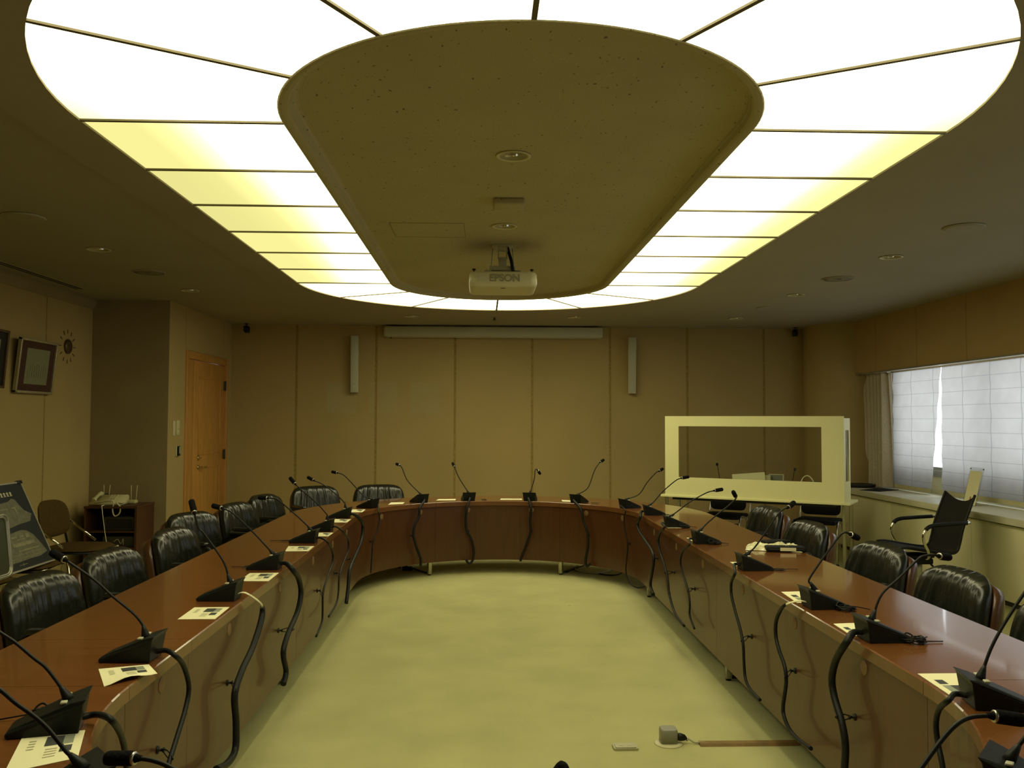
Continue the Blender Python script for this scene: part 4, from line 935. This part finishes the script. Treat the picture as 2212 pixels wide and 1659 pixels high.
# chairs behind the booth table
def visitor_chair(x, y, rot, label, first=[None]):
    if first[0]: dup(first[0], label, (x, y, 0), rot); return
    t = thing('visitor_chair', label, 'chair', (x, y, 0), rot, 'black visitor chairs behind the booth'); first[0] = t
    mb = MB(); f = pad_rows(.42, .50, .86, .16, .15, .02, .03, 1, n=16, m=12, pow_=7); b = pad_rows(.42, .50, .86, .16, .15, .02, .03, -1, n=16, m=12, pow_=7); mb.grid(f); mb.grid(b); obj('backrest', mb, 'black_matte', t)
    mb = MB(); mb.box(-.22, .22, -.24, .20, .43, .475, bev=.02, seg=3); obj('seat', mb, 'black_matte', t)
    for s in (-1, 1):
        mb = MB(); mb.tube(spline([(s*.235, -.24, .012), (s*.235, -.20, .44), (s*.235, .16, .44), (s*.225, .27, .80)], 6), .011, 8); obj('front_leg', mb, 'silver', t)
        mb = MB(); mb.tube([(s*.235, .05, .44), (s*.235, .26, .012)], .011, 8); obj('rear_leg', mb, 'silver', t)
        for y_ in (-.24, .26):
            mb = MB(); mb.lathe([(.016, 0), (.016, .03)], 10, mtx=Matrix.Translation((s*.235, y_, 0))); obj('glide', mb, 'black', t)
visitor_chair(2.78, 9.95, ba, 'black visitor chair seen under the left part of booth table')
visitor_chair(3.66, 9.42, ba, 'black visitor chair seen under the right part of booth table')

# ------------------------------------------------------------------ wrapped papers on the right table
bag = at_z(1672, 1186, TZ)
t = thing('plastic_bag', 'crumpled clear plastic bag of white papers on the right table', 'bag', (bag.x, bag.y, TZ+.001), math.radians(-20))
mb = MB(); rows = []
for i in range(21):
    row = []
    for j in range(25):
        u, v = -1+j/12, -1+i/10; e = max(0, 1-max(abs(u), abs(v))**4)
        row.append((u*.17+.01*noise.noise(Vector((v*3, u, 2))), v*.12+.015*noise.noise(Vector((u*3, v, 7))), .003+e*(.022+.030*noise.noise(Vector((u*2.6, v*2.6, 4)))+.016*noise.noise(Vector((u*7, v*7, 1)))) if e > 0 else .002))
    rows.append(row)
mb.grid(rows, smooth=False); mb.grid([[(x, y, .0008) for x, y, z in r] for r in rows], smooth=False); obj('wrap', mb, 'plastic_wrap', t)
def pouch(px, py, l, ang, label, strip):
    p = at_z(px, py, TZ); t = thing('black_case', label, 'case', (p.x, p.y, TZ+.001), ang, 'black cases beside the wrapped papers')
    mb = MB(); mb.box(-l/2, l/2, -.05, .05, 0, .032, bev=.012, seg=3); b = obj('case_body', mb, 'black_matte', t)
    mb = MB(); mb.tube([(-l/2+.01, -.0505, .017), (l/2-.01, -.0505, .017)], .0018, 6); obj('zip', mb, 'dark_grey', b)
    if strip: mb = MB(); mb.box(-.04, .055, -.0525, -.050, .008, .028); obj('white_label', mb, 'paper', b)
pouch(1696, 1191, .24, -.12, 'black case with white label in front of the wrapped papers', True)
pouch(1676, 1177.5, .17, .25, 'plain black case behind the wrapped papers', False)

# ------------------------------------------------------------------ black office chair by the ledge
t = thing('office_chair', 'black mesh swivel chair with chrome arms beside the window ledge', 'office chair', (3.72, 7.35, 0), math.radians(-88))
prof = spline([(0, -.33, .475), (0, -.20, .490), (0, -.02, .462), (0, .14, .440), (0, .205, .455), (0, .235, .53), (0, .262, .64), (0, .315, .78), (0, .372, .92)], 5)
def sling(th):
    rows = []; n = len(prof)
    for i, q in enumerate(prof):
        s = i/(n-1); hw = .215 if s > .14 else .13+.085*math.sqrt(s/.14); row = []
        tn = (prof[min(i+1, n-1)]-prof[max(i-1, 0)]).normalized(); nr = Vector((0, tn.z, -tn.y))
        for j in range(15):
            u = -1+j/7; p = Vector((u*hw, q.y, q.z))+nr*(th+.018*(1-u*u))
            if s > .84: p.z -= .06*(1-u*u)*(s-.84)/.16
            row.append(p)
        rows.append(row)
    return rows
mb = MB(); a, b = sling(0), sling(.012); mb.grid(a); mb.grid(b)
mb.grid([[r[0] for r in a], [r[0] for r in b]]); mb.grid([[r[-1] for r in a], [r[-1] for r in b]]); mb.grid([a[0], b[0]]); mb.grid([a[-1], b[-1]])
obj('sling_seat', mb, 'mesh_black', t)
for s in (-1, 1):
    mb = MB(); mb.tube([Vector((s*.217, q.y, q.z)) for q in prof[3:]], .011, 8); obj('side_rail', mb, 'black', t)
    arm = spline([(s*.10, -.02, .385), (s*.20, -.03, .40), (s*.255, -.06, .46), (s*.262, -.10, .54), (s*.262, -.10, .61), (s*.262, -.04, .665), (s*.262, .10, .68), (s*.26, .27, .69), (s*.225, .31, .695), (s*.12, .315, .695), (0, .315, .695)], 5)
    mb = MB(); mb.tube(arm, .0115, 10); ar = obj('arm', mb, 'chrome', t)
    mb = MB(); mb.tube([v+Vector((0, 0, .004)) for v in arm[22:36]], .0165, 10); obj('arm_pad', mb, 'black', ar)
mb = MB(); mb.lathe([(.05, .36), (.12, .385), (.12, .405), (.03, .415)], 20); mb.box(-.07, .07, -.09, .09, .325, .375, bev=.012); mb.tube([(.05, .06, .34), (.07, .10, .29)], .008); obj('tilt_housing', mb, 'black', t)
mb = MB(); mb.lathe([(.024, .20), (.024, .33)], 16); mb.lathe([(.034, .09), (.034, .21)], 16); obj('gas_column', mb, 'steel_paint', t)
for k in range(5):
    a = k*2*PI/5+.5; mb = MB(); c_, s_ = math.cos(a), math.sin(a); mb.tube([(0, 0, .11), (.15*c_, .15*s_, .10), (.29*c_, .29*s_, .07)], [.026, .021, .013], 8); l = obj('base_leg', mb, 'alu', t)
    mb = MB(); mb.lathe([(.025, -.013), (.029, -.007), (.029, .007), (.025, .013)], 14, mtx=axis_m((.29*c_, .29*s_, .029), (-s_, c_, 0))); mb.tube([(.29*c_, .29*s_, .029), (.29*c_, .29*s_, .07)], .006); obj('caster', mb, 'black', l)

# ------------------------------------------------------------------ left background
t = thing('side_cabinet', 'dark wooden open cabinet with shelves in the left corner', 'cabinet', (-3.585, 8.825, 0))
w, d, h = .25, .225, .685
mb = MB(); mb.box(-w-.005, w+.005, -d-.005, d, h-.022, h, bev=.002); obj('cabinet_top', mb, 'darkwood', t)
for s in (-1, 1):
    mb = MB(); mb.box(s*w-(.02 if s > 0 else 0), s*w+(.02 if s < 0 else 0), -d, d, 0, h-.022); obj('side_panel', mb, 'darkwood', t)
mb = MB(); mb.box(-w+.02, w-.02, d-.01, d, 0, h-.022); obj('back_panel', mb, 'dark_inside', t)
for z in (.05, .27, .43):
    mb = MB(); mb.box(-w+.02, w-.02, -d+.005, d-.01, z, z+.016); obj('shelf', mb, 'darkwood', t)
mb = MB(); mb.box(-w+.02, w-.02, -d+.02, -d+.03, 0, .05); obj('plinth', mb, 'darkwood', t)
t = thing('video_device', 'dark box device on the upper shelf of the side cabinet', 'device', (-3.55, 8.82, .447))
mb = MB(); mb.box(-.12, .17, -.16, .16, 0, .13, bev=.006); b = obj('housing', mb, 'dark_grey', t)
mb = MB(); mb.box(-.10, .15, -.163, -.159, .02, .11); obj('front_plate', mb, 'dark_inside', b)
t = thing('storage_box', 'dark box with faint wires on the lower shelf of the side cabinet', 'box', (-3.55, 8.82, .287))
mb = MB(); mb.box(-.13, .17, -.16, .16, 0, .10, bev=.005); b = obj('box_body', mb, 'dark_grey', t)
mb = MB(); mb.tube(spline([(-.02, -.168, .05), (.02, -.172, .075), (.05, -.17, .03), (.07, -.168, .08), (.072, -.168, .02)], 5), .003, 6); obj('wires', mb, 'ivory', b)
# desk telephone
t = thing('desk_telephone', 'ivory desk telephone with looping cord on the side cabinet', 'telephone', (-3.655, 8.735, .687), .03)
mb = MB(); b = bmesh.new(); sec = [(-.105, 0), (-.105, .03), (-.06, .045), (.09, .095), (.11, .085), (.11, 0)]
V = [[b.verts.new((x, y, z)) for y, z in sec] for x in (-.155, .155)]
b.faces.new(V[0][::-1]); b.faces.new(V[1])
for i in range(6): b.faces.new([V[0][i], V[0][(i+1) % 6], V[1][(i+1) % 6], V[1][i]])
bmesh.ops.recalc_face_normals(b, faces=b.faces[:]); bmesh.ops.bevel(b, geom=b.edges[:], offset=.008, segments=2, affect='EDGES'); mb.merge(b, 0, None, True); body = obj('body', mb, 'ivory', t)
mb = MB(); mb.tube(spline([(-.115, -.085, .048), (-.115, -.055, .064), (-.112, .02, .092), (-.108, .08, .104)], 5), [.020]*3+[.024]*2+[.017]*7+[.024]*4, 10); obj('handset', mb, 'ivory', t)
mb = MB(); mb.box(-.05, .06, -.078, -.05, .045, .052, bev=.002, mtx=Matrix.Rotation(.32, 4, 'X') @ Matrix.Translation((0, .0, .014))); obj('display', mb, 'greybox', body)
for i in range(3):
    for j in range(4):
        mb = MB(); y = -.03+j*.025; mb.box(.0+i*.025, .016+i*.025, y, y+.014, .05+.333*(y+.06)-.004, .058+.333*(y+.06), bev=.002); obj('key', mb, 'offwhite', body)
mb = MB(); co = spline([(-.10, -.10, .03), (.03, -.125, .05), (.09, -.135, .04), (.085, -.135, -.04), (.105, -.135, -.095), (.15, -.135, -.07), (.155, -.135, -.01), (.12, -.135, .035), (.16, -.10, .03), (.15, -.03, .03)], 8)
mb.tube(co, [.0065+.0012*(i % 2) for i in range(len(co))], 8); obj('coiled_cord', mb, 'offwhite', t)
def router(x, y, rot, label):
    t = thing('wireless_base', label, 'base station', (x, y, .687), rot, 'base stations with aerials on the side cabinet')
    mb = MB(); mb.box(-.045, .045, -.04, .04, 0, .03, bev=.005); obj('housing', mb, 'ivory', t)
    mb = MB(); mb.box(-.03, .035, .041, .055, .03, .09, bev=.004) if x < -3.6 else mb.box(-.035, .035, -.03, .03, .030, .034, bev=.001); obj('rear_block', mb, 'dark_grey' if x < -3.6 else 'ivory', t)
    for xx in (-.022, .024):
        mb = MB(); mb.lathe([(.0045, .02), (.0045, .10), (.0035, .175), (.002, .178)], 8, mtx=Matrix.Translation((xx, .03, 0)) @ Matrix.Rotation(.08*(1 if xx > 0 else 0), 4, 'Y')); obj('aerial', mb, 'offwhite', t)
router(-3.50, 8.90, 0, 'ivory base station with two white aerials at right on the side cabinet')
router(-3.785, 8.935, 0, 'ivory base station with two short aerials at left behind the telephone')
t = thing('telephone_wire', 'thin pale wire hanging down the front of the side cabinet', 'wire', (-3.66, 8.585, .67))
mb = MB(); mb.tube(spline([(0, .06, .021), (0, .005, .021), (.003, -.008, .0), (.04, -.01, -.25), (.09, -.012, -.50), (.12, -.02, -.666), (.2, -.03, -.664)], 5), .0035, 6); obj('wire', mb, 'paper', t)
# brown upholstered stacking chairs along the left wall (sitter looks toward +X)
def brown_chair(x, y, rot, label, first=[None]):
    if first[0]: dup(first[0], label, (x, y, 0), rot); return
    t = thing('stacking_chair', label, 'chair', (x, y, 0), rot, 'brown stacking chairs along the left wall'); first[0] = t
    mb = MB(); f = pad_rows(.47, .53, .84, .20, .18, .024, .05, 1, n=20, m=14, pow_=3.5); b = pad_rows(.47, .53, .84, .20, .18, .018, .05, -1, n=20, m=14, pow_=3.5); mb.grid(f); mb.grid(b); obj('backrest', mb, 'brownfab', t)
    mb = MB(); rows = []
    for i in range(13):
        v = -1+i/6; row = []
        for j in range(17):
            u = -1+j/8; mx = max(abs(u), abs(v)); k = (abs(u)**4+abs(v)**4)**.25 or 1; s = mx/k
            row.append((u*s*.245, -.03+v*s*.245, .445+.028*math.sqrt(max(0, 1-mx**6))))
        rows.append(row)
    mb.grid(rows); mb.grid([[(x_, y_, .885-z) for x_, y_, z in r] for r in rows]); obj('seat', mb, 'brownfab', t)
    for s in (-1, 1):
        mb = MB(); mb.tube([(s*.235, -.25, .44), (s*.255, -.31, .012)], .0095, 8); obj('front_leg', mb, 'chrome', t)
        mb = MB(); mb.tube([(s*.24, .18, .44), (s*.255, .30, .012)], .0095, 8); obj('rear_leg', mb, 'chrome', t)
        mb = MB(); mb.tube([(s*.24, -.25, .43), (s*.24, .19, .43)], .009, 8); mb.tube([(s*.24, .19, .43), (s*.255, .245, .64)], .010, 8); obj('side_frame', mb, 'black', t)
        mb = MB(); mb.box(s*.255-.02, s*.255+.02, .20, .27, .625, .675, bev=.006); a = obj('arm_bracket', mb, 'black', t)
        mb = MB(); mb.tube([(s*.262, .20, .655), (s*.262, -.04, .475)], .010, 8); obj('arm_strut', mb, 'chrome', a)
        for y_ in (-.31, .30):
            mb = MB(); mb.lathe([(.014, 0), (.014, .02)], 10, mtx=Matrix.Translation((s*.255, y_, 0))); obj('glide', mb, 'black', t)
    mb = MB(); mb.tube([(-.24, -.25, .43), (.24, -.25, .43)], .009, 8); obj('front_rail', mb, 'chrome', t)
brown_chair(-3.42, 7.52, PI/2-.05, 'brown stacking chair beside the dark side cabinet, arm strut catching light')
brown_chair(-3.42, 6.62, PI/2+.06, 'brown stacking chair under the right end of the navy poster board')
brown_chair(-3.42, 5.90, PI/2-.02, 'brown stacking chair under the left end of the navy poster board')
# navy floor-plan poster board resting on the chair seats, leaning back
def lean(name, label, cat, x0, z0, x1, z1, y0, y1):
    d = Vector((x1-x0, 0, z1-z0)); h = d.length; t = thing(name, label, cat, (x0, y1, z0)); a = math.atan2(-(x1-x0), z1-z0)
    # local: u along -Y from the far end, v up the board, w out of the face (+X)
    mt = Matrix.Rotation(-a, 4, 'Y') @ Matrix(((0, 0, 1, 0), (-1, 0, 0, 0), (0, 1, 0, 0), (0, 0, 0, 1)))
    return t, mt, y1-y0, h
t, mt, w, h = lean('poster_board', 'navy floor plan poster board leaning on the brown chairs at left', 'poster', -3.165, .482, -3.43, 1.055, 5.74, 6.63)
mb = MB(); mb.box(0, w, 0, h, -.012, 0, mtx=mt); bd_ = obj('board', mb, 'navy', t)
mb = MB()
for a, b, c, d in ((0, w, -.006, .006), (0, w, h-.006, h+.006), (-.006, .006, 0, h), (w-.006, w+.006, 0, h)): mb.box(a, b, c, d, -.014, .003, mtx=mt)
obj('board_edge', mb, 'alu', bd_)
def plan(pts, m, nm, z0=.0005): mb = MB(); mb.prism([(x*w, y*h) for x, y in pts], z0-.0004, z0+.0012, mtx=mt); return obj(nm, mb, m, bd_)
P1 = [(.10, .52), (.06, .585), (.04, .60), (.13, .66), (.20, .80), (.24, .82), (.30, .79), (.60, .76), (.95, .72), (.95, .44), (.5, .475), (.3, .505)]
plan(P1, 'plan1', 'upper_plan')
for a, b, c, d in ((.22, .30, .70, .715), (.24, .26, .64, .72), (.34, .60, .70, .71), (.45, .9, .60, .61), (.33, .335, .62, .76), (.62, .625, .5, .72)): plan([(a, c), (b, c), (b, d), (a, d)], 'plan2', 'plan_line', .0022)
P2 = [(.05, .13), (.09, .24), (.15, .36), (.22, .42), (.30, .44), (.60, .405), (.95, .385), (.95, .10), (.5, .09), (.3, .10), (.18, .095)]
plan(P2, 'plan1', 'lower_plan')
for a, b, c, d in ((.22, .27, .34, .39), (.30, .36, .36, .375), (.30, .42, .33, .34), (.40, .48, .36, .38), (.18, .5, .26, .30), (.14, .45, .20, .215), (.12, .6, .165, .17), (.15, .9, .125, .13), (.62, .9, .30, .34)): plan([(a, c), (b, c), (b, d), (a, d)], 'plan2', 'plan_line', .0022)
for k, x in enumerate((.205, .25, .295, .34, .385, .43)):
    for a, b, c, d in ((0, .03, .885, .892), (.002, .028, .868, .874), (.012, .018, .852, .90), (0, .03, .850, .856)): plan([(x+a, c), (x+b, c), (x+b, d), (x+a, d)], 'paper', 'title_stroke', .0006)
plan([(.40, .052), (.52, .052), (.52, .056), (.40, .056)], 'plan2', 'scale_mark', .0006); plan([(.455, .04), (.46, .04), (.46, .075), (.455, .075)], 'plan2', 'scale_mark', .0006)
mb = MB(); mb.box(-.02, .05, h-.012, h+.014, -.016, .006, bev=.003, mtx=mt); obj('corner_clip', mb, 'black', bd_)
t, mt, w, h = lean('framed_board', 'small aluminium-framed board with rounded corners at the left edge', 'board', -2.985, .535, -3.03, .915, 4.98, 5.70)
mb = MB(); pts = rr(w/2, h/2, .05, 6); pts = [(x+w/2, y+h/2) for x, y in pts]
mb.tube([mt @ Vector((x, y, 0)) for x, y in pts+pts[:2]], .012, 8); mb.tube([mt @ Vector((x*.94+w*.03, y*.94+h*.03, .004)) for x, y in pts+pts[:2]], .008, 8); fr = obj('frame', mb, 'alu', t)
mb = MB(); mb.prism([(x*.96+w*.02, y*.96+h*.02) for x, y in pts], -.006, .002, mtx=mt); obj('panel', mb, 'boardgreen', t)
brown_chair(-3.30, 5.20, PI/2, 'brown stacking chair under the framed board at the left edge')

# ------------------------------------------------------------------ floor fittings and loose cables
M['socket_grey'] = mat('socket_grey', (.26, .255, .20), .4, nscale=10, namt=.05)
t = thing('floor_outlet', 'flat metal floor outlet cover set in the carpet', 'outlet', (.674, 4.115, 0))
mb = MB(); mb.prism(rr(.057, .038, .012), 0, .010); obj('cover', mb, 'floorbox', t)
mb = MB(); mb.prism([(x*.86, y*.8) for x, y in rr(.057, .038, .012)], .010, .013); c_ = obj('lid', mb, 'floorbox', t)
for x in (-.028, .01):
    mb = MB(); mb.box(x, x+.018, -.006, .012, .0125, .0145, bev=.001); obj('latch', mb, 'steel_paint', c_)
t = thing('floor_socket', 'raised grey floor socket with black plug on round base', 'outlet', (.888, 4.165, 0))
mb = MB(); mb.lathe([(.068, 0), (.068, .004), (.055, .008), (.002, .008)], 28); obj('base_plate', mb, 'offwhite', t)
mb = MB(); rows = [[(x*s, y*s, z) for x, y in rr(.040, .036, .014)] for s, z in ((1, .007), (1, .062), (.96, .070), (.88, .074))]; V = mb.grid(rows, closed_u=True); mb.cap(V[-1]); mb.cap(V[0][::-1]); obj('housing', mb, M['socket_grey'], t)
mb = MB(); mb.tube([(.038, -.01, .034), (.052, -.01, .034), (.072, -.01, .030), (.085, -.01, .024)], [.016, .019, .015, .006], 12); obj('plug', mb, 'black', t)
mb = MB(); mb.tube(spline([(.083, -.01, .025), (.10, -.008, .020), (.12, -.014, .010), (.15, -.012, .008), (.17, -.012, .008)], 4), .0045, 8); mb.lathe([(.010, -.003), (.010, .003)], 10, mtx=axis_m((.088, -.01, .023), (1, 0, -.3))); obj('cord', mb, 'steel_paint', t)
t = thing('cord_cover', 'long brown cord cover strip from floor socket to right table', 'cord cover', (1.265, 4.145, 0))
mb = MB(); mb.prism([(-.028, 0), (-.018, .012), (.018, .012), (.028, 0)], -.235, .235, mtx=Matrix(((0, 0, 1, 0), (1, 0, 0, 0), (0, 1, 0, 0), (0, 0, 0, 1)))); obj('strip', mb, 'brownstrip', t)
def floor_cable(px, r, label, m, close=False):
    P = [at_z(x, y, r+.002) for x, y in px]; c = P[0].copy(); c.z = 0
    t = thing('floor_cable', label, 'cable', c); mb = MB(); mb.tube(spline([p-c for p in P], 6), r, 8); obj('cord', mb, m, t)
floor_cable([(1236, 1222), (1246, 1232), (1268, 1237), (1296, 1238), (1330, 1228)], .008, 'grey flat cable on the floor under the far right curve', 'steel_paint')
floor_cable([(1224, 1236), (1244, 1228), (1262, 1221)], .006, 'thin black cable on the floor by the far right table leg', 'black')
floor_cable([(1292, 1238), (1310, 1242), (1335, 1241), (1347, 1234)], .006, 'black cable loop lying on the floor under far right curve', 'black')
t = thing('power_adapter', 'silver-tipped black adapter on the floor under the far left curve', 'adapter', at_z(880, 1232, 0)*1)
t.location.z = 0
mb = MB(); mb.box(-.05, .05, -.03, .03, 0, .04, bev=.006); obj('housing', mb, 'black', t)
mb = MB(); mb.lathe([(.012, 0), (.012, .03), (.006, .034)], 12, mtx=Matrix.Translation((-.01, -.012, .038))); obj('tip', mb, 'chrome', t)
# white sticker on one microphone base
f0, n = MIC['R8']
for o in list(C.objects):
    if o.name.startswith('conference_microphone') and (Vector(o.location)-f0).length < 1e-4:
        for ch in o.children:
            if ch.name.startswith('base'):
                mb = MB(); mb.box(-.0655, -.0635, .03, .065, .012, .052); obj('sticker', mb, 'paper', ch)

# ------------------------------------------------------------------ daylight and render look
sc = bpy.context.scene
wd = bpy.data.worlds.new('daylight'); sc.world = wd; wd.use_nodes = True
bg = wd.node_tree.nodes['Background']; bg.inputs[0].default_value = (.88, .94, 1.0, 1); bg.inputs[1].default_value = 4.6
pl = bpy.data.lights.new('window_portal', 'AREA'); pl.shape = 'RECTANGLE'; pl.size = 12.2; pl.size_y = 1.35; pl.cycles.is_portal = True
po = bpy.data.objects.new('window_portal', pl); C.objects.link(po); po.location = (WX+.11, 3.9, 1.63); po.rotation_euler = (0, PI/2, 0)
po.rotation_euler = (PI/2, 0, PI/2)
sc.view_settings.view_transform = 'Standard'; sc.view_settings.look = 'None'; sc.view_settings.exposure = 0
sc.view_settings.gamma = 1
cy = sc.cycles; cy.use_denoising = True; cy.max_bounces = 8; cy.diffuse_bounces = 5; cy.glossy_bounces = 4; cy.transparent_max_bounces = 12; cy.transmission_bounces = 6
cy.sample_clamp_indirect = 6; cy.caustics_reflective = False; cy.caustics_refractive = False
